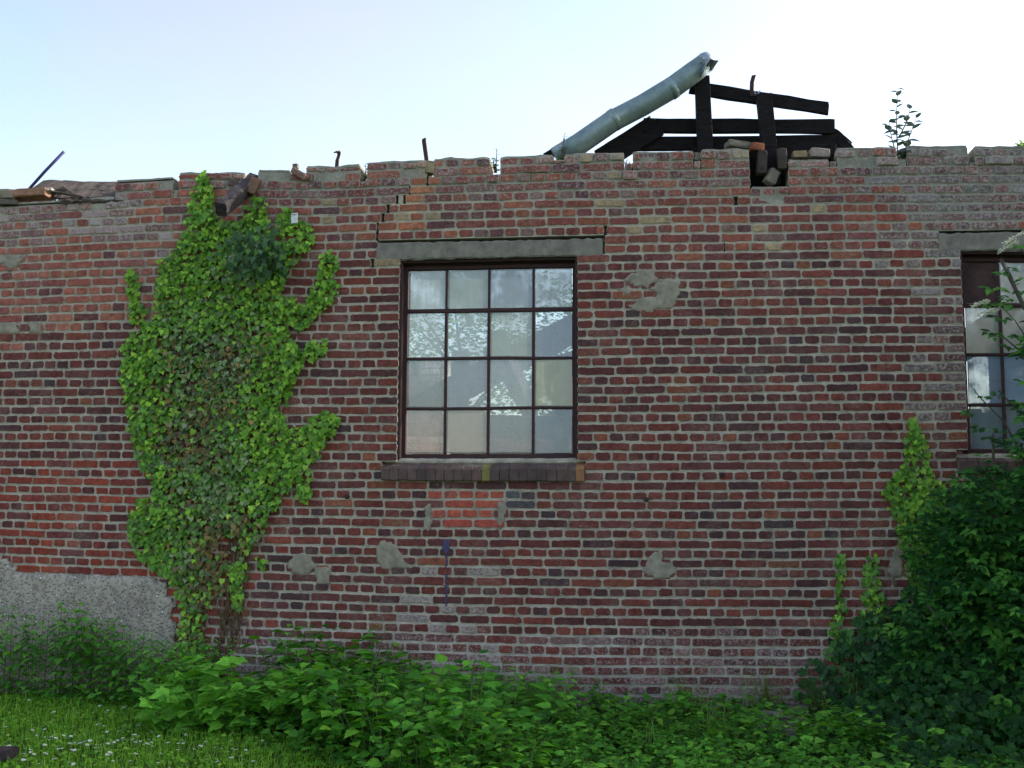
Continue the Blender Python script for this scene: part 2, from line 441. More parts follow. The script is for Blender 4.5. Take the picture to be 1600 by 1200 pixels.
def brick(m, u0, u1, z0, z1, c, lime, yo, depth=.115, jt=.003):
    n = max(2, int((u1-u0)/.04)); cr = U(.007, .014)
    pts = []
    sd = U(0, 99)
    def w(i): return noise.noise(Vector((i*1.1, sd, 0)))*jt*1.5+U(-jt, jt)*.6
    for i in range(n+1):
        f = i/n; uu = u0+cr+(u1-u0-2*cr)*f; pts.append((uu, z0+w(i)))
    pts.append((u1+w(40), z0+cr)); pts.append((u1+w(41), (z0+z1)/2)); pts.append((u1+w(42), z1-cr))
    for i in range(n+1):
        f = 1-i/n; uu = u0+cr+(u1-u0-2*cr)*f; pts.append((uu, z1+w(60+i)))
    pts.append((u0+w(80), z1-cr)); pts.append((u0+w(81), (z0+z1)/2)); pts.append((u0+w(82), z0+cr))
    cu, cz = (u0+u1)/2, (z0+z1)/2
    tu, tz = U(-.03, .03), U(-.05, .05)
    hu, hz = (u1-u0)/2, (z1-z0)/2; ins = .006
    r0, r1, r2 = [], [], []
    for (u, z) in pts:
        iu, iz = cu+(u-cu)*(1-ins/hu), cz+(z-cz)*(1-ins/hz)
        y = yo+tu*(u-cu)*.5+tz*(z-cz)
        r0.append(m.vert(W(u, z, depth), c, lime, 0)); r1.append(m.vert(W(u, z, y+.0030), c, lime, 0))
        r2.append(m.vert(W(iu, iz, y-.0005), c, lime, 1))
    k = len(pts)
    for i in range(k):
        j = (i+1) % k
        m.face((r0[i], r0[j], r1[j], r1[i]), 0, False); m.face((r1[i], r1[j], r2[j], r2[i]), 0, False)
    m.face(tuple(r2), 0, False)
def slab(m, u0, u1, z0, z1, y0, y1, mi=1, step=.11, colf=None, ynoise=.0026, ztop=None):
    """part of the wall's body between two courses, following the settled courses"""
    n = max(1, int(math.ceil((u1-u0)/step))); rows = []
    for i in range(n+1):
        u = u0+(u1-u0)*i/n
        zt = z1 if ztop is None else ztop(u)
        yf = lambda z: y0+ynoise*(noise.noise(Vector((u*9, z*9, 1)))+.6*noise.noise(Vector((u*31, z*31, 4))))
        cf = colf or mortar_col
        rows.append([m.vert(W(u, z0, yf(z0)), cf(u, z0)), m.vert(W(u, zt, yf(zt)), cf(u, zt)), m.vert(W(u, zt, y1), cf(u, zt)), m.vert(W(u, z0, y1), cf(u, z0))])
    for i in range(n):
        a, b = rows[i], rows[i+1]
        for k in range(4): m.face((a[k], b[k], b[(k+1)%4], a[(k+1)%4]), mi)
    m.face(tuple(rows[0]), mi); m.face(tuple(reversed(rows[-1])), mi)

building = thing('brick_building', 'derelict roofless red brick workshop with a sixteen-pane steel window and crumbling wall top', 'building', (-1.2, .12, 0))
wall = MB()
I0, I1 = -5, 56
def course(i, zb, zt, iv):
    if not iv: return
    for a, b in iv: slab(wall, a+.004, b-.004, zb, zt, .105, .25, ynoise=0)
    fr = iv
    for (u, w) in cr_by_row.get(i, []): fr = subtract(fr, u-w*.8, u+w*.8)
    for a, b in fr:
        if b-a > .02: slab(wall, a+.004, b-.004, zb, zt, .0052, .105)
    header = i % 2 == 1
    pitch = .1268 if header else .2536
    off = {0: 0, 2: .127}.get(i % 4, .063+(.02 if i % 4 == 1 else -.01))+U(-.02, .02)
    u = UL-.3+off
    while u < UR:
        pl = pitch*U(.965, 1.035)
        if not header and rnd.random() < .04: pl = pitch/2
        j1 = U(.010, .017); a0, b0 = u+j1/2, u+pl-j1/2
        u += pl
        for (a, b) in fr:
            x0, x1 = max(a0, a), min(b0, b)
            if x1-x0 < .055 and (x0 == a or x1 == b): continue
            if x0-a < .07: x0 = a
            if b-x1 < .07: x1 = b
            um, zm = (x0+x1)/2, (zb+zt)/2
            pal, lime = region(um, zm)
            c = L(*pick(pal))
            if pal not in (CORE, REDL, PINK, UPPER, REDPATCH, SUN_STREAK): c = mixc(L(*pick(CORE)), c, U(.25, 1.0))
            c = mulc(c, U(.74, 1.02) if pal is not REDPATCH else U(.9, 1.05))
            dz = U(-.002, .002)
            loose = zt > 4.25
            yo = U(-.006, .0005)+(U(-.010, .004) if loose else 0)
            tp = next(((q[2]+q[3])/2 for q in pieces if q[0] <= um <= q[1]), 4.3)
            if zt > tp-1.3*CH:
                if rnd.random() < .03 and um > -5: continue
                zj = U(-.006, .004); lime = max(lime, U(.15, .6))
                brick(wall, x0+U(0,.006), x1-U(0,.006), zb+.007+zj, zt-.007+zj+U(-.008,.004), c, lime, yo+U(-.012,.008), jt=.0055); continue
            brick(wall, x0, x1, zb+U(.0072, .0106)+dz, zt-U(.0072, .0106)+dz, c, lime, yo)
for i in range(I0, I1):
    zb = Z0-CH*i; zt = zb+CH
    iv, part = [], []
    for a, b, za, zc in pieces:
        ztp = (za+zc)/2
        if zt <= ztp+.006: iv.append((a, b))
        elif zb+.026 < ztp: part.append((a, b, ztp))
    mg = []
    for a, b in iv:
        if mg and abs(mg[-1][1]-a) < 1e-4: mg[-1] = (mg[-1][0], b)
        else: mg.append((a, b))
    iv = mg
    for (a, b, c, d) in BLOCK:
        ov = min(zt, d)-max(zb, c)
        if ov > .45*CH: iv = subtract(iv, a, b)
    for iv, zt in [(iv, zt)]+[([(a, b)], z) for a, b, z in part]:
        course(i, zb, zt, iv)
# weathered mortar bed left on top of the wall, piece by piece
for a, b, za, zc in pieces:
    if b-a < .12: continue
    zrow = (za+zc)/2; rest = U(.006, .018)
    s0 = U(0, 50)
    slab(wall, a+.012, b-.012, zrow-.010, zrow+rest, .002, .245, step=.05, ynoise=.012,
         ztop=lambda u: zrow+max(.003, rest*(.55+1.5*fbm(u*6+s0, s0, 0)+.5*noise.noise(Vector((u*40, s0, 2))))))
wall.build('wall', [M_BRICK, M_MORTAR], building)

# ------------------------------------------------------------------ lintels, sills, windows, plinth, plaster (parts of the building)
def wbox(m, u0, u1, z0, z1, y0, y1, step=.12, jit=0.0, c=(1,1,1), ch=.005, mi=0, a=0.0):
    n = max(1, int((u1-u0)/step)); rings = []
    for i in range(n+1):
        u = u0+(u1-u0)*i/n
        sec = [(z0, y0+ch),(z0+ch, y0),(z1-ch, y0),(z1, y0+ch),(z1, y1),(z0, y1)]
        rings.append([m.vert(W(u, z+U(-jit, jit), y+U(-jit, jit)*.6), c, a) for z, y in sec])
    for i in range(n):
        for k in range(6): m.face((rings[i][k], rings[i+1][k], rings[i+1][(k+1)%6], rings[i][(k+1)%6]), mi)
    m.face(tuple(rings[0]), mi); m.face(tuple(reversed(rings[-1])), mi)
for r in (LIN1, LIN2):
    m = MB(); wbox(m, r[0]-.008, r[1]+.008, r[2]+.001, r[3]-.008, -.001, .235, .04, .006, ch=.012)
    m.build('lintel', M_LINTEL, building)

def sill(r):
    m = MB(); n = int((r[1]-r[0])/.0735); w = (r[1]-r[0])/n
    for i in range(n):
        u0 = r[0]+i*w+.005; u1 = r[0]+(i+1)*w-.005
        c = L(*pick([(94,76,72,3),(100,80,74,2),(86,72,70,2),(104,76,70,.6)]))
        if i == int(n*.545): c = L(122,112,66)
        if i == n-1: c = L(146,104,74)
        yo = -.048+U(-.006, .006); zt = r[2]+.105+U(-.004, .004); zb = r[2]+U(-.003, .003)
        # brick on edge, sloping towards the front
        p = [(zb, yo+.006),(zb+.006, yo),(zt-.012, yo),(zt, yo+.012),(r[3]-.022+U(-.003,.003), .085),(zb, .085)]
        q0 = [m.vert(W(u0+U(-.002,.002), z, y), c) for z, y in p]; q1 = [m.vert(W(u1+U(-.002,.002), z, y), c) for z, y in p]
        for k in range(6): m.face((q0[k], q1[k], q1[(k+1)%6], q0[(k+1)%6]), 0)
        m.face(tuple(q0), 0); m.face(tuple(reversed(q1)), 0)
    p = [(r[2]+.006, -.036),(r[2]+.098, -.036),(r[3]-.028, .083),(r[2]+.006, .083)]
    q0 = [m.vert(W(r[0]+.004, z, y), L(120,112,100)) for z, y in p]; q1 = [m.vert(W(r[1]-.004, z, y), L(120,112,100)) for z, y in p]
    for k in range(4): m.face((q0[k], q1[k], q1[(k+1)%4], q0[(k+1)%4]), 1)
    m.face(tuple(q0), 1); m.face(tuple(reversed(q1)), 1)
    wbox(m, r[0]+.01, r[1]-.01, r[3]-.05, r[3]+.004, .045, .24, .05, .003, c=MORTAR, ch=.02, mi=1)
    return m
sill(SILL1).build('window_sill', [M_SILLB, M_MORTAR], building)
sill(SILL2).build('window_sill', [M_SILLB, M_MORTAR], building)

def pane(m, u0, u1, z0, z1, y, tint, dirt, tilt=0.0):
    nu, nz = 4, 4; g = []
    tx, tz = U(-.004, .004)+tilt, U(-.004, .004)
    for j in range(nz+1):
        row = []
        for i in range(nu+1):
            fu, fz = [0,.07,.5,.93,1][i], [0,.07,.5,.93,1][j]
            e = 0 if i in (0,nu) or j in (0,nz) else 1
            row.append(m.vert(W(u0+(u1-u0)*fu, z0+(z1-z0)*fz, y+tx*(fu-.5)*2+tz*(fz-.5)*2), tint, dirt, e))
        g.append(row)
    for j in range(nz):
        for i in range(nu): m.face((g[j][i], g[j][i+1], g[j+1][i+1], g[j+1][i]), 0)
FY = .105
def steel_window(r, us, zs, panes, tops=None, fr=.042, bar=.024):
    fm = MB()
    a, b, c, d = r; a += .004; b -= .004; c += .002; d -= .03
    wbox(fm, a, a+fr, c, d, FY, FY+.06, jit=.0005); wbox(fm, b-fr, b, c, d, FY, FY+.06, jit=.0005)
    wbox(fm, a+fr, b-fr, c, c+fr*.9, FY+.001, FY+.058, jit=.0005); wbox(fm, a+fr, b-fr, d-fr*.8, d, FY+.001, FY+.058, jit=.0005)
    wbox(fm, a, b, d, d+.028, FY+.002, FY+.05, jit=.0005)
    for (p, q, y0_, y1_) in ((a-.002, a+.014, c, d+.028), (b-.014, b+.002, c, d+.028)):  # dark linings, here and at the head, stand in for shaded reveals
        wbox(fm, p, q, y0_, y1_, .022, FY, jit=.0005)
    wbox(fm, a+.014, b-.014, d+.012, d+.028, .03, FY, jit=.0005)
    fo = fm.build('window', M_STEEL, building)
    bm = MB()
    ue = [a+fr]+us+[b-fr]; ze = [c+fr*.9]+zs+[d-fr*.8]
    for k, z in enumerate(zs):
        w = bar*(1.35 if k == len(zs)-1 else 1)
        wbox(bm, a+fr, b-fr, z-w/2, z+w/2, FY+.008, FY+.045, jit=.0006)
    for j in range(len(ze)-1):
        for u in us:
            w = bar*(.8 if j == len(ze)-2 else 1)
            lo = ze[j]+(bar/2 if j else 0); hi = ze[j+1]-(bar/2 if j < len(ze)-2 else 0)
            wbox(bm, u-w/2, u+w/2, lo, hi, FY+.010, FY+.042, jit=.0006)
    pm = MB()
    for j in range(len(ze)-1):
        for i in range(len(ue)-1):
            q = panes[len(ze)-2-j][i]
            if q is None: continue
            t, dirt = q
            if dirt > 1.5:
                continue
            g = .006
            pane(pm, ue[i]+g, ue[i+1]-g, ze[j]+g, ze[j+1]-g, FY+.026, t, dirt)
    pm.build('panes', M_GLASS, fo)
    # putty along the bars
    ym = bm
    for j in range(len(ze)-1):
        for i in range(len(ue)-1):
            if rnd.random() < .55:
                wbox(ym, ue[i]+.012, ue[i+1]-.012, ze[j]+.010, ze[j]+.019, FY+.012, FY+.026, jit=.001, c=L(150,150,142), ch=.002, mi=1)
            if rnd.random() < .5:
                wbox(ym, ue[i]+.010, ue[i]+.018, ze[j]+.02, ze[j+1]-.02, FY+.012, FY+.026, jit=.001, c=L(150,150,142), ch=.002, mi=1)
    bm.build('glazing_bar', [M_STEEL, M_ATTR], fo)
    return fo
us1 = [N(x, 600)[0] for x in (692, 760, 831)]
zs1 = [N(760, y)[1] for y in (636, 557, 481)]
g0 = L(158,166,154); g1 = L(142,150,132); g2 = L(128,138,138); g3 = L(160,150,130); g4 = L(64,90,92)
PANES1 = [[(g0,.98),(g1,.99),(g2,.92),(g2,.75)],
          [(g0,.70),(g0,.64),(g1,.96),(g2,.5)],
          [(g2,.62),(g2,.70),(g0,.62),(L(150,150,118),.95)],
          [(L(206,178,164),.36),(g3,.97),(g2,.50),(g4,.62)]]  # first pane: pink tint imitates the sunlit wall behind it
steel_window(WIN1, us1, zs1, PANES1)
us2 = [N(1573, 550)[0], N(1573, 550)[0]+.37, N(1573, 550)[0]+.74]
zs2 = [N(1560, y)[1] for y in (631, 551, 473)]
PANES2 = [[None,(L(150,152,146),.97),(g2,.9),(g2,.9)],[(L(150,150,140),.99),(L(160,160,152),.97),(g2,.9),(g2,.9)],
          [(L(120,146,170),.8),(L(120,146,170),.85),(g2,.9),(g2,.9)],[(L(116,132,140),.85),(L(116,132,140),.85),(g2,.9),(g2,.9)]]
w2 = steel_window(WIN2, us2, zs2, PANES2)
m = MB(); wbox(m, WIN2[0]+.05, us2[0]-.014, zs2[2]+.018, WIN2[3]-.07, FY+.022, FY+.030, jit=.001)
m.build('metal_sheet', M_RUST, w2)

def outline_patch(pts, y0, mt, name, thick=.03, bulge=.003, cell=.017, parent=building):
    """an irregular skin of plaster on the wall: polygon in photo pixels -> wall coordinates"""
    q = [N(*p) for p in pts]
    us, zs = [a[0] for a in q], [a[1] for a in q]
    u0, u1, z0, z1 = min(us), max(us), min(zs), max(zs)
    cell = min(cell, (u1-u0)/6, (z1-z0)/5)
    nu, nz = int((u1-u0)/cell)+2, int((z1-z0)/cell)+2
    def inside(u, z):
        r = False; j = len(q)-1
        for i in range(len(q)):
            if (q[i][1] > z) != (q[j][1] > z) and u < (q[j][0]-q[i][0])*(z-q[i][1])/(q[j][1]-q[i][1])+q[i][0]: r = not r
            j = i
        return r
    m = MB(); top, bot = {}, {}
    ok = {(i, j) for i in range(nu) for j in range(nz) if inside(u0+(i+.5)*cell+1.3*.016*fbm(i*.35, j*.35, 2), z0+(j+.5)*cell+1.3*.016*fbm(i*.35, j*.35, 8))}
    def vv(i, j):
        if (i, j) not in top:
            u, z = u0+i*cell+U(-.35, .35)*cell, z0+j*cell+U(-.35, .35)*cell
            nb = sum(((i+a, j+b) in ok) for a in (-1, 0) for b in (-1, 0))
            e = nb/4
            y = y0-bulge*e*(1+.8*fbm(u*9, z*9, 1))+(.0065 if nb < 4 else 0)
            top[i, j] = m.vert(W(u, z, y)); bot[i, j] = m.vert(W(u, z, y0+thick))
        return top[i, j]
    for (i, j) in ok:
        a, b, c, d = vv(i, j), vv(i+1, j), vv(i+1, j+1), vv(i, j+1); m.face((a, b, c, d), 0, True)
    for (i, j) in ok:
        for (di, dj, e0, e1) in ((0,-1,(0,0),(1,0)),(1,0,(1,0),(1,1)),(0,1,(1,1),(0,1)),(-1,0,(0,1),(0,0))):
            if (i+di, j+dj) not in ok:
                a, b = (i+e0[0], j+e0[1]), (i+e1[0], j+e1[1])
                m.face((top[b], top[a], bot[a], bot[b]), 0)
    return m.build(name, mt, parent)
PATCHES = [[(590,848),(600,842),(612,846),(622,854),(630,868),(640,880),(652,884),(640,890),(615,890),(595,892),(588,870)],
  [(446,885),(455,868),(470,862),(488,868),(494,880),(488,896),(474,900),(458,896)],
  [(492,884),(518,884),(518,913),(494,913)],
  [(1006,890),(1012,868),(1025,860),(1040,868),(1036,876),(1052,880),(1060,896),(1045,905),(1020,904),(1004,898)],
  [(1030,440),(1045,434),(1067,438),(1062,462),(1050,480),(1034,486),(1018,478),(1026,460),(1016,450)],
  [(976,432),(1000,420),(1024,418),(1028,440),(1012,452),(990,448),(978,444)],
  [(976,478),(1000,466),(1022,464),(1034,476),(1020,490),(996,488)],[(964,450),(984,446),(990,460),(972,466)],
  [(-20,398),(40,396),(42,402),(24,420),(14,424),(2,412),(-20,416)],
  [(-30,503),(26,503),(28,521),(-30,523)],[(44,503),(64,503),(66,520),(46,520)],
  [(664,790),(672,786),(676,820),(668,836),(662,826)],[(776,785),(790,782),(792,800),(786,822),(776,830)],
  [(1385,880),(1402,842),(1414,850),(1412,900),(1390,910)],[(650,1003),(745,965),(750,1010),(700,1020)]]
for i, p in enumerate(PATCHES[:-1]):
    outline_patch(p, -.0045, M_PLASTER, 'plaster_patch')
outline_patch([(691,842),(704,842),(703,861),(699.5,868),(699,952),(696,952),(695.5,868),(691,860)], -.0065, M_BPAINT, 'paint_drip', .02, .0005, .009)
# pebbledash plinth at the left end
outline_patch([(-420,872),(0,866),(14,870),(20,884),(34,895),(120,899),(240,903),(252,912),(266,914),(262,928),(276,940),(268,962),(280,985),(270,1020),(280,1110),(-420,1110)],
              -.020, M_PLINTH, 'plinth', .10, .008, .04)
# rusty bolt ends
for x, y in ((543,776),(1010,780),(1128,742)):
    m = MB(); u, z = N(x, y)
    tube(m, [W(u, z, .02), W(u, z, -.018), W(u, z, -.03)], [.02,.021,.012], 8); m.build('anchor_bolt', M_RUST, building)
# strip-iron gutter brackets standing on the wall top
def strip(m, pts, w, t, wdir=(1,0,0)):
    wd = Vector(wdir); rows = []
    for i, p in enumerate(pts):
        p = Vector(p); tg = (Vector(pts[min(i+1, len(pts)-1)])-Vector(pts[max(0, i-1)])).normalized(); nn = tg.cross(wd).normalized()
        rows.append([m.vert(p+wd*a*w/2+nn*b*t/2) for a, b in ((-1,-1),(1,-1),(1,1),(-1,1))])
    for i in range(len(rows)-1):
        for k in range(4): m.face((rows[i][k], rows[i][(k+1)%4], rows[i+1][(k+1)%4], rows[i+1][k]))
    m.face(tuple(reversed(rows[0]))); m.face(tuple(rows[-1]))
def bracket(px, mt=M_RUST, y=.08, w=.034, t=.010):
    m = MB(); pts = [P(x, yy, y+dy) for x, yy, dy in px]
    # the strip's flat side turns with the bend so that it shows broad towards the front
    strip(m, pts, w, t, Vector((.93, -.25, .25)).normalized()); return m
bracket([(526,262,0),(527,250,0),(529,244,-.01),(530,239,-.03),(528,237,-.06),(524,237.5,-.09)]).build('gutter_bracket', M_RUST, building)
bracket([(667,262,0),(666,246,0),(664,232,-.01),(662.5,221,-.02),(662.5,216,-.03)], w=.036).build('gutter_bracket', M_RUST, building)

# ------------------------------------------------------------------ behind the front wall: rear wall, cross wall, roof timbers
def plain_brick_wall(p0, p1, h, th, name, pal, topj=.25):
    """a brick wall drawn with real courses, coarser than the front"""
    m = MB(); p0, p1 = Vector(p0), Vector(p1); t = (p1-p0); ln = t.length; t.normalize(); nn = Vector((t.y, -t.x, 0))
    nrow = int(h/CH)
    prof = lambda s: h-abs(topj*fbm(s*.9, 5.5, h))*2-(.0 if s > 1 else .1)
    for i in range(nrow):
        z0, z1 = i*CH, (i+1)*CH
        s = -.25 + (.127 if i % 2 else 0)
        while s < ln:
            w = .2536*U(.97, 1.03) if i % 2 == 0 else .1268
            a, b = max(0, s+.006), min(ln, s+w-.006); s += w
            if b-a < .03 or z1 > prof((a+b)/2): continue
            c = L(*pick(pal)); c = mulc(c, U(.85, 1.15)); o = []
            for y in (-.002+U(-.004,.002), .05):
                for zz in (z0+.006, z1-.006):
                    for ss in (a, b): o.append(m.vert(p0+t*ss+nn*(-y)+Vector((0,0,zz)), c, .3, 1))
            m.face((o[0],o[1],o[3],o[2])); m.face((o[0],o[4],o[5],o[1])); m.face((o[2],o[3],o[7],o[6])); m.face((o[0],o[2],o[6],o[4])); m.face((o[1],o[5],o[7],o[3]))
    n = int(ln/.3)+1
    for i in range(n):
        a, b = ln*i/n, ln*(i+1)/n; zt = min(prof(a), prof(b), nrow*CH)-.02; o = []
        for y in (.008, th):
            for s, z in ((a,0),(b,0),(b,zt),(a,zt)): o.append(m.vert(p0+t*s-nn*y+Vector((0,0,z)), MORTAR))
        for q in ((0,1,2,3),(5,4,7,6),(3,2,6,7),(0,3,7,4),(1,5,6,2)): m.face(tuple(o[x] for x in q), 1)
    return m.build(name, [M_BRICK, M_MORTAR], building)
WHITEW = [(228,204,190,3),(220,186,170,2),(206,150,130,1.5),(234,220,208,2)]
plain_brick_wall((4.66, .004, 0), (14, .004, 0), 4.5, .24, 'wall', CORE+UPPER, .05)  # unseen wall run, added to keep the sun off the right-hand weeds
plain_brick_wall((-7.1, 6.2, 0), (4.6, 6.2, 0), 2.9, .24, 'rear_wall', UPPER+PINK)
plain_brick_wall((-7.05, .25, 0), (-7.05, 6.2, 0), 3.6, .24, 'side_wall', UPPER)
plain_brick_wall((4.4, 6.2, 0), (4.4, .25, 0), 3.9, .24, 'side_wall', UPPER)
plain_brick_wall((-3.6, 3.4, 0), (-2.25, 3.4, 0), 3.3, .24, 'cross_wall', WHITEW, .12)
m = MB()
for x in (-5.2, -3.3, -1.55, .6, 2.6):
    beam(m, (x, 5.9, 2.75), (x+.25, .55, 2.95+U(-.1,.15)), .16, .22, seg=6, jit=.006)
m.build('roof_joist', M_PLANK, building)
m = MB()
beam(m, (-3.0, 2.6, 2.25), (-.2, 3.0, 3.75), .12, .30, seg=5, jit=.006)
beam(m, (-1.0, 2.2, 2.9), (.8, 2.5, 3.45), .10, .24, seg=5, jit=.006)
beam(m, (-2.05, 2.9, 0), (-2.0, 2.9, 3.2), .16, .16, up=(0,1,0), seg=4, jit=.004)
beam(m, (-.95, 2.4, 0), (-.85, 2.5, 2.95), .16, .16, up=(0,1,0), seg=4, jit=.004)
beam(m, (-2.6, 1.9, 2.35), (-.3, 2.2, 2.3), .14, .22, seg=4, jit=.004)
m.build('fallen_joist', M_PLANK, building)
m = MB()
for x in range(9):
    rock(m, (-2.9+x*.32+U(-.1,.1), 2.2+U(-.4,.5), .75+U(-.2,.25)+.1*(x%3)), (U(.4,.7), U(.4,.7), U(.9,1.6)), U(0,3), .3, seed=x)
m.build('rubble_heap', M_STONE, building)

# ------------------------------------------------------------------ black roof frame on the wall top
frame = thing('roof_frame', 'tarred black timber frame with two posts and rails left standing above the wall', 'roof frame', P(1150, 250, .32))
def fb(name, a, b, ya, yb, w, h, up=(0,0,1), seg=4, jit=.004, rag=.0, mt=M_TAR):
    m = MB(); beam(m, P(*a, ya), P(*b, yb), w, h, up, seg, jit, rag=rag); return m.build(name, mt, frame)
fb('post', (1103,262), (1097,122), .22, .24, .10, .125, up=(1,0,0))
fb('post', (1207,292), (1194,150), .13, .24, .10, .125, up=(1,0,0))
fb('rail', (1107,141), (1293,170), .31, .31, .05, .105, rag=.02, seg=6)
fb('rail', (1008,197), (1301,198), .33, .33, .05, .120, rag=.02, seg=6)
fb('rail', (985,225), (1312,222), .36, .36, .05, .115, rag=.03, seg=6)
fb('board', (936,252), (1026,196), .30, .30, .03, .20, rag=.02)
fb('batten', (1296,208), (1326,232), .38, .38, .06, .11, rag=.03)
fb('wall_plate', (1080,262), (1306,262), .33, .33, .12, .36, seg=6)
for q in (((1312,216),(1330,236)),((1018,186),(1010,206)),((1088,128),(1083,146))):
    fb('felt_scrap', q[0], q[1], .30, .29, .07, .012, up=(0,1,0), seg=4, jit=.008, rag=.02)
fb('stub', (1300,256), (1299,226), .16, .18, .09, .065, up=(1,0,0))
m = MB(); strip(m, [P(1176,150,.25), P(1174.5,140,.24), P(1175,128,.235), P(1178,117.5,.23)], .034, .01, Vector((.95,-.3,0)).normalized()); m.build('iron_strap', M_RUST, frame)
m = MB(); strip(m, [P(1178,143,.24), P(1180,148,.235), P(1184,147,.23), P(1187,142,.23)], .03, .008, Vector((.3,-.95,.1)).normalized()); m.build('hook', M_ZINCL, frame)

pipe = thing('gutter_pipe', 'dented grey zinc rain pipe leaning diagonally on the wall top', 'pipe', P(872, 246, .1))
m = MB()
PL = [(868,246),(905,225),(957,189),(1005,164),(1052,136),(1086,111),(1101,99)]
pp = [P(x, y, .13+.02*i/6) for i, (x, y) in enumerate(PL)]
tube(m, pp, [.086,.091,.091,.090,.092,.090,.083], 20); m.build('pipe_body', M_ZINC, pipe)
for (a, b) in ((2, 1), (4, 5)):
    m = MB(); d = (pp[b]-pp[a]).normalized()
    tube(m, [pp[a]-d*.05, pp[a]-d*.045, pp[a]+d*.004, pp[a]+d*.008], [.088,.094,.094,.088], 20); m.build('collar', M_ZINC, pipe)
m = MB(); d = (pp[6]-pp[5]).normalized()
tube(m, [pp[6]-d*.02, pp[6]+d*.03, pp[6]+d*.062], [.087,.088,.075], 9)
strip(m, [P(1096,116,.06), P(1100,104,.05), P(1107,96,.06), P(1114,99,.08), P(1119,99,.1)], .07, .012, Vector((.5,-.8,.5)).normalized())
strip(m, [P(1086,97,.1), P(1092,100,.08), P(1098,99,.06)], .04, .012, Vector((.5,-.8,.5)).normalized())
m.build('end_socket', M_ZINCL, pipe)
m = MB(); beam(m, P(852,246,.21), P(1000,160,.23), .03, .075, seg=5, jit=.003); o = m.build('fascia_board', M_TAR)
tag(o, 'thin black board lying behind the slanting zinc pipe', 'board')

# ------------------------------------------------------------------ loose things on the wall top
m = MB(); beam(m, P(397,282,.12), P(345,328,-.36), .10, .12, up=(.25,0,1), seg=7, jit=.007, ch=.012, rag=.012)
tag(m.build('roof_beam', M_OLDWOOD), 'rotten grey rafter end jutting out of the ivy at the wall top', 'beam')
m = MB(); tube(m, [P(36,306,.3), P(70,268,.3), P(100,237,.3)], .0135, 8)
tag(m.build('metal_rod', M_BLUE), 'thin blue metal rod sticking up slanting from the wall top', 'rod')
m = MB()
for i in range(7):
    a, b = (62+i*7, 290+i*3.2), (186+i*1.5, 293+i*2.6)
    beam(m, P(*a, .26-.035*i), P(*b, .30-.035*i), .20, .030+.010*(i % 2), up=(0,-.75,1), seg=12, jit=.008, ch=.004, rag=.04)
for i in range(5):
    beam(m, P(100-i*5, 293+i*1.5, -.02-.01*i), P(124-i*2+i*i, 312-i, -.04), .03, .014, seg=3, jit=.004, ch=.003, rag=.02)
tag(m.build('roofing_felt', M_FELT), 'ragged layers of old roofing felt heaped at the low wall end', 'roofing felt')
def loose(kind, label, cat, px, y, dims, rz=0.0, tilt=0.0, c=None, mt=None, seed=1, jit=.14, dup=None, group=None, sq=.4):
    p = P(px[0], px[1], y); m = MB()
    rock(m, p, dims, rz, jit, c or (1,1,1), seed, sq, tilt)
    o = m.build(kind, mt or (M_ATTR if c else M_STONE), None, origin=p-Vector((0,0,dims[2]/2)))
    return tag(o, label, cat, group)
loose('loose_stone','flat pale slab of mortar lying askew on the wall top before the black rails','stone',(1153,229),.10,(.20,.16,.055),.2,.12,seed=3)
loose('loose_brick','bright orange half brick perched beside the hole in the wall top','brick',(1181,231),.07,(.12,.10,.062),.3,0,L(132,80,58),seed=4,jit=.08)
loose('loose_brick','dark upright brick leaning on the near side of the hole below the roof post','brick',(1190,255),.045,(.075,.10,.20),.1,.05,L(66,58,54),seed=5,jit=.08)
loose('loose_brick','dark upright brick on the right side of the hole below the roof post','brick',(1222,250),.045,(.08,.10,.17),-.1,-.04,L(72,64,58),seed=6,jit=.08)
loose('loose_stone','small broken chunk standing in the bottom of the hole','stone',(1205,277),.06,(.09,.08,.13),.4,.5,seed=7)
loose('loose_brick','pale yellowish half brick lying right of the hole in the wall top','brick',(1249,243),.08,(.115,.10,.055),.05,0,L(150,128,102),seed=8,jit=.07)
loose('loose_stone','rounded grey lump beside the pale half brick on the wall top','stone',(1279,241),.08,(.16,.12,.075),.1,.06,L(146,132,122),seed=9)
loose('loose_brick','tilted brown brick wedged against the rotten rafter end','brick',(396,292),-.02,(.085,.10,.15),.2,.42,L(118,92,78),seed=10,jit=.1)
loose('loose_stone','dark broken corner of brick behind the rotten rafter','stone',(366,287),.03,(.10,.10,.07),.3,.1,L(96,84,80),seed=11)
loose('loose_brick','split brick end tipping out of the top course right of the ivy','brick',(470,273),-.015,(.15,.11,.055),-.2,.55,L(132,104,92),seed=12,jit=.12)
loose('loose_stone','small round pebble of mortar on the edge right of the rafter','stone',(462,260),.05,(.045,.045,.04),0,0,seed=13)
loose('loose_stone','crumbled yellow lump of mortar below the tall bracket','stone',(672,263),.03,(.075,.10,.10),.2,.1,L(140,126,100),seed=14)
loose('loose_stone','long flat stone at the far left end of the wall top','stone',(4,307),.05,(.30,.2,.085),.05,.03,L(134,124,108),seed=15)
loose('loose_brick','long reddish coping brick beside the flat stone at the far left','brick',(52,305),.06,(.34,.2,.075),0,-.03,L(150,112,92),seed=16,jit=.1)
loose('loose_stone','pale sliver of stone under the blue rod','stone',(62,299),.03,(.26,.12,.03),.05,-.04,L(196,182,164),seed=17)
loose('loose_stone','dark crumbly stone left of the roofing felt, under the coping brick','stone',(14,318),.03,(.2,.14,.05),.1,.05,L(104,96,86),seed=18)
loose('loose_stone','dark lump in the slot left of the first roof post','stone',(1091,247),.06,(.08,.10,.07),.1,.05,seed=19)
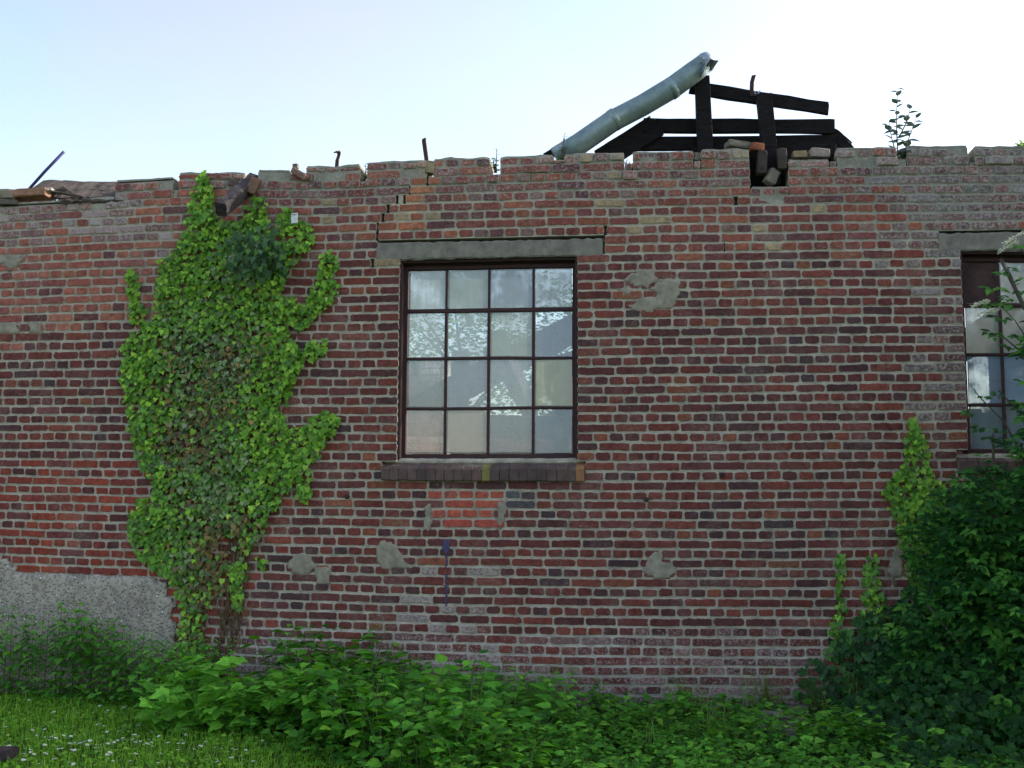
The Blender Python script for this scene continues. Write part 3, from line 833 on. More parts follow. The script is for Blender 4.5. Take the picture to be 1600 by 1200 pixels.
# small white plate on the wall among the ivy
o = thing('enamel_plate', 'small white enamel plate half buried in the ivy', 'plate', P(460, 342, -.08))
m = MB(); beam(m, P(460,333,-.07), P(460,349,-.07), .058, .012, up=(0,-1,0), seg=2, c=L(214,216,214)); m.build('plate', M_ATTR, o)
m = MB(); beam(m, P(460,335,-.074)-Vector((.02,0,0)), P(460,335,-.074)+Vector((.02,0,0)), .012, .02, up=(0,0,1), c=L(170,172,170)); m.build('clip', M_ATTR, o)

# ------------------------------------------------------------------ ivy
def in_poly(x, y, q):
    r = False; j = len(q)-1
    for i in range(len(q)):
        if (q[i][1] > y) != (q[j][1] > y) and x < (q[j][0]-q[i][0])*(y-q[i][1])/(q[j][1]-q[i][1])+q[i][0]: r = not r
        j = i
    return r
def area(q): return abs(sum(q[i][0]*q[(i+1)%len(q)][1]-q[(i+1)%len(q)][0]*q[i][1] for i in range(len(q)))/2)
G_BRIGHT = [(130,174,54,3),(114,160,50,3),(146,186,70,2),(98,142,48,2)]
G_MID = [(90,138,52,3),(102,148,60,2),(78,124,50,2),(110,142,78,1)]
G_OLD = [(112,140,80,3),(128,150,102,2.4),(96,130,66,2),(142,156,118,1.4),(78,110,56,1)]
G_DRY = [(128,112,72,2),(112,96,62,2),(150,126,74,1),(84,98,58,2),(98,108,80,2)]
def ivy_leaves(m, q, dens, size, palf, thick=.07, y0=.0, tpl=None, keep=None):
    xs, ys = [p[0] for p in q], [p[1] for p in q]
    n = int(area(q)*dens); k = 0; tries = 0
    while k < n and tries < n*6:
        tries += 1
        x, y = U(min(xs)-5, max(xs)+5), U(min(ys)-5, max(ys)+5)
        jx, jy = 6*fbm(x*.05, y*.05, 1), 6*fbm(x*.05, y*.05, 6)
        if not in_poly(x+jx, y+jy, q): continue
        if keep and rnd.random() > keep(x, y): continue
        k += 1
        u, z = N(x, y)
        b = .5+.9*fbm(u*3.2, z*3.2, 4)
        d = .012+thick*max(.1, b)*rnd.random()**.8
        pos = W(u, z, y0-d)
        s = size*U(.62, 1.22)
        nn = Vector((U(-.55, .55), -1, U(-.15, 1.0)))
        tt = Vector((U(-.7, .7), -.25, -1))
        c = L(*pick(palf(x, y))); c = mulc(c, U(.74, 1.42))
        leaf(m, IVY if rnd.random() < .7 else IVY2, pos, nn, tt, s, c, U(.05, .3), U(0, .25))
def ivy_stems(m, starts, c, n=4):
    for (pts, r0, r1) in starts:
        w = []
        for i, (x, y) in enumerate(pts):
            w.append((x, y))
            if i < len(pts)-1:
                x2, y2 = pts[i+1]
                for f in (.33, .66): w.append((x+(x2-x)*f+U(-4, 4), y+(y2-y)*f+U(-4, 4)))
        ln = len(w)
        tube(m, [Wp(x, y, -.012-.006*rnd.random()) for x, y in w], [r0+(r1-r0)*i/(ln-1) for i in range(ln)], n, c)
IV_MAIN = [(303,300),(320,266),(333,292),(336,330),(350,345),(380,348),(388,322),(400,306),(414,312),(424,345),(431,380),(446,398),(450,430),(442,470),(465,468),
 (455,520),(468,545),(462,600),(440,625),(436,642),(457,668),(450,700),(470,740),(442,778),(425,812),(405,842),(385,872),(360,900),(347,930),(327,960),(332,1030),
 (285,1040),(288,940),(265,900),(235,885),(210,855),(203,828),(234,813),(246,770),(234,740),(213,700),(204,650),(194,600),(195,545),(213,518),(246,500),(250,462),(254,408),(276,396),(296,345)]
IV_OTHER = [[(440,330),(458,322),(466,345),(490,350),(494,375),(478,392),(465,412),(440,428),(424,402),(445,375),(433,350)],
 [(505,396),(525,388),(528,415),(521,432),(533,450),(516,478),(491,500),(470,518),(455,502),(470,470),(490,450),(500,425)],
 [(465,548),(495,532),(513,527),(511,548),(487,565),(465,578)],
 [(452,668),(478,668),(490,650),(515,640),(531,655),(515,690),(500,712),(480,732),(452,740)],
 [(199,415),(213,424),(222,470),(236,512),(212,512),(203,460)],
 [(468,738),(488,735),(485,780),(478,797),(468,770)],[(446,600),(456,605),(453,636),(446,632)],
 [(360,880),(388,878),(383,910),(380,950),(364,952)],[(398,868),(419,872),(410,886)],
 [(213,785),(233,774),(236,805),(215,830),(200,812)]]
def spot(x, y, cx, cy, r, s=1.0): return math.exp(-(((x-cx)/r)**2+((y-cy)/(r*s))**2))
def main_pal(x, y):
    j = fbm(x*.018, y*.012, 2)
    old = .72*spot(x, y, 325, 600, 62, 2.6)+.8*spot(x, y, 340, 800, 60, 1.6)+1.2*spot(x, y, 395, 415, 40, .9)+.6*spot(x, y, 370, 560, 45, 1)+.7*spot(x, y, 285, 540, 30, 1.6)+j*.6-.12
    dry = .95*spot(x, y, 290, 690, 40)+.9*spot(x, y, 350, 850, 52, 1)+.4*spot(x, y, 350, 640, 40, 2)+.7*spot(x, y, 340, 930, 50, 1.3)+.5*spot(x, y, 385, 560, 60, .6)+.35*spot(x, y, 300, 600, 40, 2)
    if rnd.random() < dry*.75: return G_DRY
    if rnd.random() < old: return G_OLD
    return G_MID if rnd.random() < .32+.25*sm((y-600)/300)-.2*j else G_BRIGHT
def main_keep(x, y):
    k = 1-.93*spot(x, y, 264, 620, 11, 2.4)-.85*spot(x, y, 283, 688, 16, 1.5)-.9*spot(x, y, 366, 925, 26, 3.2)-.7*spot(x, y, 352, 850, 20, 1)-.45*spot(x, y, 325, 960, 40, 1.6)-.6*spot(x, y, 405, 800, 14, 2)
    k -= .75*spot(x, y, 378, 785, 12, 1.2)+.8*spot(x, y, 462, 500, 12, .8)+.5*spot(x, y, 400, 458, 10)+.6*spot(x, y, 372, 545, 12)
    return max(.05, k-(.35 if fbm(x*.05, y*.05, 12) > .38 else 0)-.35*sm((y-930)/60))
ivy = thing('ivy_plant', 'large bright green ivy climbing the wall left of the window', 'ivy', P(330, 1050, -.03))
m = MB()
ivy_leaves(m, IV_MAIN, .064, .047, main_pal, .12, keep=main_keep)
for q in IV_OTHER: ivy_leaves(m, q, .050, .052, lambda x, y: G_BRIGHT if rnd.random() < .72 else G_MID, .07)
# the bushy old clump that hangs out from the wall
for i in range(240):
    x, y = rnd.gauss(415, 24), rnd.gauss(405, 17); p = Wp(x, y, -.05-.20*rnd.random()-.07)
    leaf(m, IVY2, p, Vector((U(-.7,.7), -.9, U(-.3,.9))), Vector((U(-.8,.8), -.5, -1)), .058*U(.7,1.2), mulc(L(*pick([(70,104,66,3),(84,116,78,2),(60,92,52,2)] if rnd.random() < .8 else G_MID)), U(.7,1.05)), .15, .15)
m.build('foliage', M_IVY, ivy)
m = MB(); bc = L(92,74,56)
ivy_stems(m, [([(318,1060),(322,960),(330,860),(322,740),(310,600),(318,460),(318,300)],.014,.004),([(335,1060),(350,980),(362,900),(372,830),(390,700),(400,560),(395,400),(400,320)],.016,.004),
 ([(345,1060),(368,960),(380,900),(392,860),(420,760),(440,700),(480,690),(515,655)],.012,.003),([(305,1050),(296,940),(262,860),(220,800)],.010,.003),
 ([(322,960),(290,850),(268,720),(262,610),(230,510),(208,430)],.010,.003),([(372,830),(415,640),(450,540),(490,480),(518,400)],.009,.003),([(268,720),(288,690),(290,640),(280,560),(300,470)],.008,.003),
 ([(330,1055),(346,1000),(366,930),(362,860),(352,800)],.012,.004),([(352,1050),(372,990),(371,930),(378,880)],.008,.003),([(430,380),(450,400),(470,360)],.007,.003),([(415,640),(470,560),(508,540)],.006,.002),
 ([(440,700),(478,735),(478,790)],.005,.002)], bc)
for i in range(70):
    x, y = rnd.gauss(366, 13), U(850, 1020); 
    tube(m, [Wp(x+U(-5,5)*k, y-k*14, -.012-.02*rnd.random()) for k in range(4)], [.004,.0035,.003,.002], 4, mulc(L(120,100,72), U(.6,1.2)))
m.build('stem', M_STEM, ivy)

def small_ivy(label, polys, stems, dens=.046, size=.048, palf=None, thick=.06, keep=None):
    x0, y0 = stems[0][0][0]; o = thing('ivy_plant', label, 'ivy', P(x0, y0, -.02)); m = MB()
    for q in polys: ivy_leaves(m, q, dens, size, palf or (lambda x, y: G_BRIGHT if rnd.random() < .55 else G_MID), thick, keep=keep)
    m.build('foliage', M_IVY, o); m = MB(); ivy_stems(m, stems, bc); m.build('stem', M_STEM, o); return o
small_ivy('pointed spire of bright ivy climbing the wall at the edge of the dark shrub', [[(1419,655),(1435,653),(1446,700),(1452,735),(1478,758),(1474,850),(1455,900),(1446,950),(1424,930),(1412,880),(1400,830),(1385,790),(1380,763),(1400,735),(1414,715)]],
 [([(1440,1000),(1432,900),(1425,800),(1428,720),(1427,660)],.008,.003)], palf=lambda x, y: G_BRIGHT if rnd.random() < .62-.5*sm((y-780)/130) else G_MID)
small_ivy('thin ivy runner climbing the bricks, farther from the shrub', [[(1303,866),(1318,866),(1316,930),(1324,985),(1345,1012),(1300,1020),(1294,975),(1308,930)]], [([(1318,1060),(1314,960),(1310,868)],.005,.002)], .034, palf=lambda x, y: G_BRIGHT if rnd.random() < .3 else G_MID)
small_ivy('thin ivy runner climbing the bricks, nearer to the shrub', [[(1350,862),(1368,868),(1376,920),(1388,960),(1366,1000),(1345,955),(1349,930)]], [([(1372,1060),(1362,950),(1358,866)],.005,.002)], .036, palf=lambda x, y: G_BRIGHT if rnd.random() < .4 else G_MID)
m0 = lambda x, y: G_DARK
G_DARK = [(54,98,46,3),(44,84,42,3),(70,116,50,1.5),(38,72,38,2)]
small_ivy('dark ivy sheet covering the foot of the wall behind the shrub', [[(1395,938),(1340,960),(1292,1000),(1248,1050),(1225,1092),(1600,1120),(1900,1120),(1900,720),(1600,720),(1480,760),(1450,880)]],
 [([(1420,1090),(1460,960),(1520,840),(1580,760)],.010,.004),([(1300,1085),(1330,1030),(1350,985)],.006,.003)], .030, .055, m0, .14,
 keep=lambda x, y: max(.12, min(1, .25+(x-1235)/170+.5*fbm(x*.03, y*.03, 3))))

# ------------------------------------------------------------------ plants on the wall top
def sprig(m, ms, base, top, nleaf, size, tpl, pal, y=-.0, lean=.5, wide=1.0):
    b, t = Vector(base), Vector(top); bend = Vector((U(-.02,.02), U(-.02,.02), 0))
    pts = [b.lerp(t, i/5)+bend*sin(pi*i/5) for i in range(6)]
    tube(ms, pts, [.006,.0055,.005,.004,.003,.002], 5, L(96,84,76))
    for i in range(nleaf):
        f = .12+.88*i/max(1, nleaf-1); p = b.lerp(t, f)+bend*sin(pi*f); a = i*2.4+U(-.4,.4)
        d = Vector((cos(a), sin(a)*.8, lean*U(.2,1.2)))
        leaf(m, tpl, p, Vector((-d.x*.4+U(-.4,.4), -d.y*.4-.9, .9)), d, size*U(.7,1.15)*(1-.35*f), mulc(L(*pick(pal)), U(.8,1.15)), .2, .25, wide=wide)
PAL_S = [(64,84,70,2),(76,92,84,2),(52,74,52,2)]
o = thing('sapling', 'leafy young sapling rooted in the top of the wall against the sky', 'sapling', P(1408, 264, .06))
m, ms = MB(), MB()
for a, b, n in (((1405,262),(1403,138),19),((1405,250),(1389,190),9),((1408,255),(1432,184),12),((1404,215),(1422,170),7)):
    sprig(m, ms, P(*a, .06), P(*b, .05), n, .115, LANCE, PAL_S, wide=1.75)
m.build('foliage', M_LEAF, o); ms.build('stem', M_STEM, o)
def sprout(label, px0, px1, n, size, pal=G_MID, k=3, spread=12, tpl=OVATE):
    o = thing('wall_sprout', label, 'plant', P(px0[0], px0[1], .05)); m, ms = MB(), MB()
    for i in range(k):
        sprig(m, ms, P(px0[0]+U(-2,2), px0[1], .05), P(px1[0]+U(-spread, spread)*(i > 0), px1[1]+(0 if i == 0 else U(4, .5*(px0[1]-px1[1]))), .03), n, size, tpl, pal)
    m.build('foliage', M_LEAF, o); ms.build('stem', M_STEM, o)
sprout('small feathery sprout growing in the slot above the steel window', (774,270), (776,232), 8, .05, G_MID, 4, 8, LANCE)
sprout('slim spiky sprout growing in front of the foot of the zinc pipe', (877,262), (882,209), 9, .045, PAL_S, 3, 4, LANCE)
sprout('bright little weed in the joint under the foot of the zinc pipe', (876,264), (876,246), 6, .045, G_BRIGHT, 4, 6)
sprout('tiny weed in the slot between the two iron brackets', (568,282), (571,256), 6, .045, G_OLD, 3, 6)
sprout('tiny pale weed in the open gap right of the zinc pipe', (981,264), (980,248), 5, .03, G_DRY, 4, 5, LANCE)
sprout('mossy tuft around the foot of the sapling', (1411,262), (1412,236), 9, .045, G_DRY+G_MID, 6, 14)
sprout('green weed on the wall top at the right edge', (1597,236), (1596,220), 8, .06, G_BRIGHT, 4, 10)
sprout('yellow green moss weed on the rotten rafter end', (388,290), (392,283), 5, .03, G_BRIGHT, 3, 10)

# ------------------------------------------------------------------ elder shrub at the right
elder = thing('elder_shrub', 'dark green elder shrub with cream flowers growing in front of the right window', 'shrub', (2.75, -.75, 0))
ms = MB(); bark = L(82,76,66)
for (b, pts, r) in (((2.7,-.7,0), [(2.6,-.65,.8),(2.45,-.5,1.5),(2.5,-.4,2.1)], .03),((2.8,-.8,0),[(2.9,-.75,1.1),(2.95,-.6,2.2),(2.75,-.45,3.0),(2.6,-.4,3.4)],.035),
                    ((2.85,-.9,0),[(3.2,-1.0,1.0),(3.4,-.9,2.0),(3.3,-.7,3.0)],.035),((2.6,-.8,0),[(2.2,-.9,.5),(1.9,-.8,.9)],.02),((2.75,-1,0),[(2.6,-1.4,.6),(2.4,-1.6,1.0)],.02)):
    w = [Vector(b)]+[Vector(p) for p in pts]
    tube(ms, w, [r*(1-.7*i/(len(w)-1)) for i in range(len(w))], 7, bark)
EL = [(1570,800,-.7,105,88,1.0),(1505,860,-.55,75,105,1.0),(1585,950,-.8,130,110,1.0),(1500,1000,-.6,95,85,.8),(1730,700,-.8,150,140,.9),(1740,960,-1.1,190,190,.9),(1620,1090,-1.1,140,110,.8),(1440,1050,-.5,80,60,.6),
      (1830,640,-2.0,200,300,.8),(1800,1020,-2.1,170,170,.8),(1690,520,-.7,75,90,.8),(1760,420,-.8,90,110,.8)]  # first two here: unseen crown lobes added to shade the lower right
G_TIP = [(92,150,58,2),(76,134,50,2),(110,164,66,1)]
G_ELD = [(52,102,44,3),(44,90,42,3),(66,120,48,2),(38,76,38,2),(84,144,56,.9)]
m = MB()
def compound(m, p, d, size, pal, nn=None):
    d = d.normalized(); nn = nn or Vector((U(-.3,.3), -.55+U(-.3,.3), 1)); sd = d.cross(nn).normalized()
    for k, (f, s) in enumerate(((.35,-1),(.35,1),(.75,-1),(.75,1),(1.0,0))):
        t = d+sd*s*1.1 if s else d
        leaf(m, OVATE, p+d*size*f*1.5+sd*s*.01, nn+Vector((U(-.3,.3), U(-.3,.3), 0)), t, size*U(.8,1.15), mulc(L(*pick(pal)), U(.75,1.2)), .2, .25, wide=.95)
for (x, y, yy, rx_, ry_, dn_) in EL:
    c0 = P(x, y, yy); pxm = (c0-P(x+1, y, yy)).length; R0 = (rx_*pxm, min(rx_*pxm, .55), ry_*pxm)
    for i in range(int(250*dn_*(rx_*ry_)/9000)):
        d = Vector((rnd.gauss(0,1), rnd.gauss(0,1), rnd.gauss(0,1))).normalized(); r = rnd.random()**.45*(1+.3*fbm(d.x*2+x, d.y*2, d.z*2))
        p = c0+Vector((d.x*R0[0], d.y*R0[1], d.z*R0[2]))*r
        if p.y > -.06: p.y = -.06-U(0,.1)
        if p.z < .05: continue
        compound(m, p, Vector((d.x+U(-.5,.5), d.y-.4+U(-.4,.4), d.z*.4+U(-.6,.3))), U(.045,.068), G_ELD if r < .8 or rnd.random() < .6 else G_TIP)
for (x, y) in ((1592,388),(1577,430),(1556,452),(1568,498),(1594,520),(1552,518),(1598,450),(1545,470),(1580,470),(1590,545),(1560,610),(1530,625),(1590,630),(1535,660),(1570,665),(1600,600),(1515,650),(1548,690),(1585,700)):
    for i in range(2 if y < 600 else 1):
        yy = -.42+U(-.1,.1) if y < 560 else -.25
        compound(m, P(x+U(-5,5), y+U(-5,5), yy), Vector((U(-1,.1), -.5, U(-.5,.3))), .062 if y < 560 else .05, [(86,140,52,2),(64,116,44,2)] if y < 480 else G_ELD+[(64,110,50,3)])
for w in ([(1640,600),(1612,540),(1585,500),(1556,470)],[(1630,560),(1600,480),(1580,430),(1565,400)],[(1650,500),(1618,430),(1596,388)],[(1640,560),(1590,545),(1560,520)],[(1600,720),(1570,660),(1530,620),(1515,600)],[(1620,700),(1590,640),(1560,610)]):
    tube(ms, [P(x, y, -.4+(.12 if y > 600 else 0)) for x, y in w], [.008,.006,.004,.002], 5, bark)
m.build('foliage', M_LEAF, elder)
for (x, y, a, s) in ((1588,370,.5,.10),(1574,386,.5,.07),(1545,487,.25,.08),(1532,474,.3,.06)):
    fm = MB(); c0 = P(x, y, -.5); dx = Vector((cos(a), -.25, sin(a)))
    for i in range(110):
        r = s*U(-1,1); q = c0+dx*r+Vector((0, U(-.03,.03), U(-.013,.013)))
        leaf(fm, OVATE, q, Vector((U(-.4,.4), -.6, 1)), Vector((U(-1,1), U(-1,1), .2)), .018, mulc(L(214,214,180), U(.85,1.05)), 0, .1)
    fm.build('flower', M_WHITE, elder)
ms.build('branch', M_STEM, elder)

# ------------------------------------------------------------------ ground, lawn, daisies, undergrowth
m = MB(); n = 40; S = [-400,-120,-40,-16]+[-10+i*.5 for i in range(41)]+[16,40,120,400]
ids = {}
for j, b in enumerate(S):
    for i, a in enumerate(S):
        z = .03*fbm(a*.7, b*.7, 1) if abs(a) < 11 and abs(b) < 11 else 0
        ids[i, j] = m.vert((a, b, z-.01))
for j in range(len(S)-1):
    for i in range(len(S)-1): m.face((ids[i,j], ids[i+1,j], ids[i+1,j+1], ids[i,j+1]), 0, True)
tag(m.build('ground', M_GROUND), kind='structure')
EDGE = [(-600,1060),(0,1080),(130,1090),(220,1102),(330,1132),(430,1162),(540,1200),(640,1300)]
def edge_y(x):
    for (a, b), (c, d) in zip(EDGE, EDGE[1:]):
        if a <= x <= c: return b+(d-b)*(x-a)/(c-a)
    return 9999 if x > 640 else 1060
m = MB(); cnt = 0
PG = [(116,172,48,3),(134,184,60,2),(98,154,46,2),(150,186,82,.7)]
while cnt < 30000:
    X, Y = U(-6.2, -.4), U(-4.2, -.25)
    x, y = proj((X, Y, 0))
    if y < edge_y(x)-12+10*fbm(X*3, Y*3): continue
    if y > 1260 and rnd.random() < .6: continue
    cnt += 1
    h = U(.03, .085)*(1+.6*fbm(X*2, Y*2, 5)); a = U(0, 6.28); ld = Vector((cos(a), sin(a), 0))*h*U(.1,.8); w = Vector((-sin(a), cos(a), 0))*U(.0022,.004)
    c = mulc(L(*pick(PG)), U(.75,1.2)); p = Vector((X, Y, -.01))
    if rnd.random() < .28:   # clover and plantain leaves between the blades
        leaf(m, OVATE, p+Vector((0,0,h*.6)), Vector((U(-.5,.5), U(-.6,.3), 1)), Vector((cos(a), sin(a), .1)), U(.018,.034), mulc(c, .9), .1, .1, wide=1.4); continue
    i0, i1 = m.vert(p-w, c), m.vert(p+w, c); q = p+ld*.4+Vector((0,0,h*.65)); i2, i3 = m.vert(q+w*.7, c), m.vert(q-w*.7, c); i4 = m.vert(p+ld+Vector((0,0,h)), c)
    m.face((i0,i1,i2,i3), 0, True); m.face((i3,i2,i4), 0, True)
tag(m.build('lawn_grass', M_GRASS), kind='stuff')
# daisies
m = MB(); tube(m, [(0,0,-.01),(.002,0,.04),(.004,-.004,.075)], .0016, 4, L(90,130,60), 0)
for k in range(11):
    a = 2*pi*k/11; d = Vector((cos(a), sin(a), .12)); s = Vector((-sin(a), cos(a), 0)); o = Vector((.004,-.004,.076))
    q = [m.vert(o+d*.004+s*.001, L(226,226,228)), m.vert(o+d*.013+s*.0032, L(226,226,228)), m.vert(o+d*.0155, L(226,226,228)), m.vert(o+d*.013-s*.0032, L(226,226,228))]; m.face(tuple(q))
rk = [m.vert(Vector((.004+.0045*cos(a*pi/4), -.004+.0045*sin(a*pi/4), .0775)), L(220,180,40)) for a in range(8)]; m.face(tuple(rk))
d0 = m.build('daisy', M_WHITE); DL = 'small white daisy open in the short lawn grass'; DG = 'daisies in the lawn'
tag(d0, DL, 'daisy', DG)
k = 0
while k < 210:
    x, y = (rnd.gauss(160, 130), rnd.gauss(1175, 22)) if rnd.random() < .55 else (U(0, 480), U(1085, 1205))
    if y < edge_y(x)+4 or y > 1215: continue
    if rnd.random() > .25+.9*sm(fbm(x*.02, y*.03, 7)+.4): continue
    g = G(x, y); o = d0 if k == 0 else d0.copy()
    if k: COL.objects.link(o)
    o.location = g; o.scale = (.8,)*3 if k == 0 else (U(.5,.95),)*3; o.rotation_euler = (U(-.1,.45), U(-.25,.25), U(0,6.28)); k += 1

TOPL = [(-300,930),(0,945),(130,940),(200,985),(260,1000),(330,1000),(420,1005),(500,985),(522,962),(545,985),(640,1000),(700,1030),(760,1025),(880,1055),(960,1080),(1110,1085),(1200,1108),(1250,1120),(1700,1130)]
def top_y(x):
    for (a, b), (c, d) in zip(TOPL, TOPL[1:]):
        if a <= x <= c: return b+(d-b)*(x-a)/(c-a)
    return 1100
G_NET = [(108,170,62,3),(92,156,58,3),(128,184,74,1.5),(76,132,54,1.5)]
G_WEED = [(86,150,46,3),(104,166,52,2.2),(70,130,42,2.4),(126,182,62,.9),(54,104,38,1.3)]
G_BRAM = [(116,180,64,3),(98,162,58,2),(134,192,72,1.2)]
def nettle_tpl(h, seed):
    rnd.seed(seed); o = thing('nettle_plant', 'x', 'nettle'); m, ms = MB(), MB()
    for s in range(rnd.choice((1, 2, 2))):
        dx, dy = U(-.14,.14)*s, U(-.12,.12)*s; hh = h*U(.75,1.0) if s else h
        ben = Vector((U(-.08,.08), U(-.08,.08), 0)); f2 = lambda f: Vector((dx, dy, hh*f))+ben*f*f
        tube(ms, [f2(i/6) for i in range(7)], [.005-.0035*i/6 for i in range(7)], 5, L(84,92,62))
        npair = int(hh/.075)
        for i in range(npair):
            f = .12+.88*i/(npair-1) if npair > 1 else .5
            sz = (.105*(1-abs(f-.55)*1.2)+.012)*U(.8,1.15); a0 = (i % 2)*pi/2+U(-.4,.4)
            for sgn in (0, pi):
                a = a0+sgn; d = Vector((cos(a), sin(a), U(-.55,.05)+.5*(f > .9))); p = f2(f)+d.normalized()*.02
                leaf(m, SERR, p, Vector((-.0+cos(a)*.35, sin(a)*.35, 1)), d, sz, mulc(L(*pick(G_NET)), U(.8,1.2)), .18, .3)
    m.build('foliage', M_LEAF, o); ms.build('stem', M_STEM, o); return o
def weed_tpl(h, seed, pal=None, tpl=SERR, name='leafy_weed', cat='weed', ls=.082, nst=6):
    rnd.seed(seed); o = thing(name, 'x', cat); m, ms = MB(), MB()
    for s in range(nst):
        a = 2*pi*s/nst+U(-.5,.5); ou = Vector((cos(a), sin(a), 0))*h*U(.1,.55); hh = h*U(.65,1.0) if s else h
        f2 = lambda f: ou*f+Vector((0,0,hh*(f-.12*f*f)))
        tube(ms, [f2(i/5) for i in range(6)], [.0045-.003*i/5 for i in range(6)], 4, L(78,98,54))
        k = max(3, int(hh/.058))
        for i in range(k):
            f = .2+.8*i/(k-1)
            for q in range(2):
                b = U(0, 6.28); d = Vector((cos(b), sin(b), U(-.35,.25)))
                p = f2(f)+d*U(.03,.09)
                leaf(m, tpl, p, Vector((U(-.35,.35), U(-.55,.15), 1)), d, ls*U(.6,1.2)*(1-.25*f*(i == k-1)), mulc(L(*pick(pal or G_WEED)), U(.75,1.2)), .14, .25, wide=1.25)
    m.build('foliage', M_LEAF, o); ms.build('stem', M_STEM, o); return o
NT_ = [nettle_tpl(.86, 101), nettle_tpl(.80, 102), nettle_tpl(.9, 103), nettle_tpl(.7, 104)]
WT_ = [weed_tpl(.5, 201), weed_tpl(.46, 202), weed_tpl(.54, 203), weed_tpl(.42, 204, ls=.066, nst=7), weed_tpl(.48, 205)]
BT_ = [weed_tpl(.55, 301, G_BRAM, MAPLE, 'sycamore_seedling', 'seedling', .12, 4), weed_tpl(.5, 302, G_BRAM, MAPLE, 'sycamore_seedling', 'seedling', .115, 5)]
rnd.seed(77)
used = set()
def plant(tp, hn, X, Y, sc, label, group):
    if tp.name in used: o = copy_tree(tp)
    else: used.add(tp.name); o = tp
    o.location = (X, Y, -.015); o.rotation_euler = (U(-.06,.06), U(-.06,.06), U(0, 6.28)); o.scale = (sc*U(.9,1.1), sc*U(.9,1.1), sc)
    o['label'] = label; o['group'] = group; return o
def height_to(X, Y, ylim):
    h = .02
    while h < 1.2 and proj((X, Y, h))[1] > ylim: h += .02
    return h
pts = []
def spaced(X, Y, d):
    for a, b in pts:
        if (a-X)**2+(b-Y)**2 < d*d: return False
    pts.append((X, Y)); return True
HN = [.86,.80,.9,.7]; HW = [.5,.46,.54,.42,.48]
# nettles before the pebbledash plinth
k = 0; t = 0
while k < 95 and t < 9000:
    t += 1; X, Y = U(-6.2, -3.3), U(-1.15, -.1); x, y = proj((X, Y, 0))
    if y > edge_y(x)+8 or not spaced(X, Y, .10): continue
    h = min(.98, height_to(X, Y, top_y(x)-6+abs(rnd.gauss(0, 18)))); i = rnd.randrange(4)
    if h < .2: continue
    plant(NT_[i], HN[i], X, Y, h/HN[i], 'upright stinging nettle in front of the grey pebbledash plinth', 'nettles along the plinth'); k += 1
# sycamore seedlings at the foot of the big ivy
k = 0; t = 0
while k < 12 and t < 4000:
    t += 1; x, y = U(235, 440), U(1085, 1150); g = G(x, y)
    if not spaced(g.x, g.y, .2): continue
    h = min(.62, height_to(g.x, g.y, top_y(x)+U(8, 60))); i = k % 2
    plant(BT_[i], 0, g.x, g.y, h/[.55,.5][i], 'light green broad lobed seedling at the foot of the big ivy', 'lobed seedlings below the ivy'); k += 1
for x, y, h in ((1262,1172,.30),(1318,1160,.34),(1385,1180,.30),(1240,1196,.22),(1440,1192,.26)):
    g = G(x, y); plant(BT_[x % 2], 0, g.x, g.y, h/.55, 'light green broad lobed seedling in the near right corner by the stones', 'lobed seedlings by the stones')
# the dense bed under the window
k = 0; t = 0
while k < 235 and t < 20000:
    t += 1; X, Y = U(-4.0, 2.0), U(-3.0, -.08); x, y = proj((X, Y, 0))
    if x < 235 or y > edge_y(x)-20 or y < 1060: continue
    if x > 1160 and rnd.random() < .45: continue
    if not spaced(X, Y, .135): continue
    h = min(.66, height_to(X, Y, top_y(x)-8+abs(rnd.gauss(0, 24))))
    h = min(h, .72-.12*max(0, -Y-1.0))*U(.62,1.15)
    if x < 440 and y < 1140: h *= .6
    if x > 820 and Y < -1.5: h *= .62
    if h < .07: continue
    if rnd.random() < .16 and Y > -1.4 and x < 900:
        i = rnd.randrange(4); plant(NT_[i], 0, X, Y, min(.8, h*1.12)/HN[i], 'stinging nettle standing among the leafy weeds below the window', 'nettles in the weed bed')
    else:
        i = rnd.randrange(5); plant(WT_[i], 0, X, Y, h/HW[i], 'bushy green weed in the dense bed below the window', 'weeds in the bed below the window')
    k += 1
# low creeping leaves that cover the soil between the plants
m = MB(); k = 0
while k < 9000:
    X, Y = U(-6.3, 4.2), U(-3.4, -.03); x, y = proj((X, Y, 0))
    if y > edge_y(x)+14: continue
    if x > 1230 and rnd.random() < .3: continue
    k += 1; a = U(0, 6.28)
    leaf(m, OVATE, Vector((X, Y, U(.01,.13))), Vector((U(-.5,.5), U(-.6,.3), 1)), Vector((cos(a), sin(a), U(-.3,.3))), U(.035,.075), mulc(L(*pick(G_WEED if rnd.random() < .6 else G_NET)), U(.6,1.05)), .12, .2, wide=1.3)
tag(m.build('ground_cover', M_LEAF), kind='stuff')
# ivy bank in the right corner
m = MB(); k = 0
while k < 5200:
    X, Y = U(1.15, 4.2), U(-2.6, -.02)
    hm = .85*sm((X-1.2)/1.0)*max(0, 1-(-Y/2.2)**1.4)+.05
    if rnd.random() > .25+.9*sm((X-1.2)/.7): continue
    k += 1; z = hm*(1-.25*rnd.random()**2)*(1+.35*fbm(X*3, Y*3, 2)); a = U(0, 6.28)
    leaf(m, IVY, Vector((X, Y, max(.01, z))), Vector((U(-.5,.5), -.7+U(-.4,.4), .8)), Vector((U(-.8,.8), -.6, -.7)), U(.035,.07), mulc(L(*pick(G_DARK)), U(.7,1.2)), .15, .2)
tag(m.build('ivy_ground_cover', M_LEAF), kind='stuff')
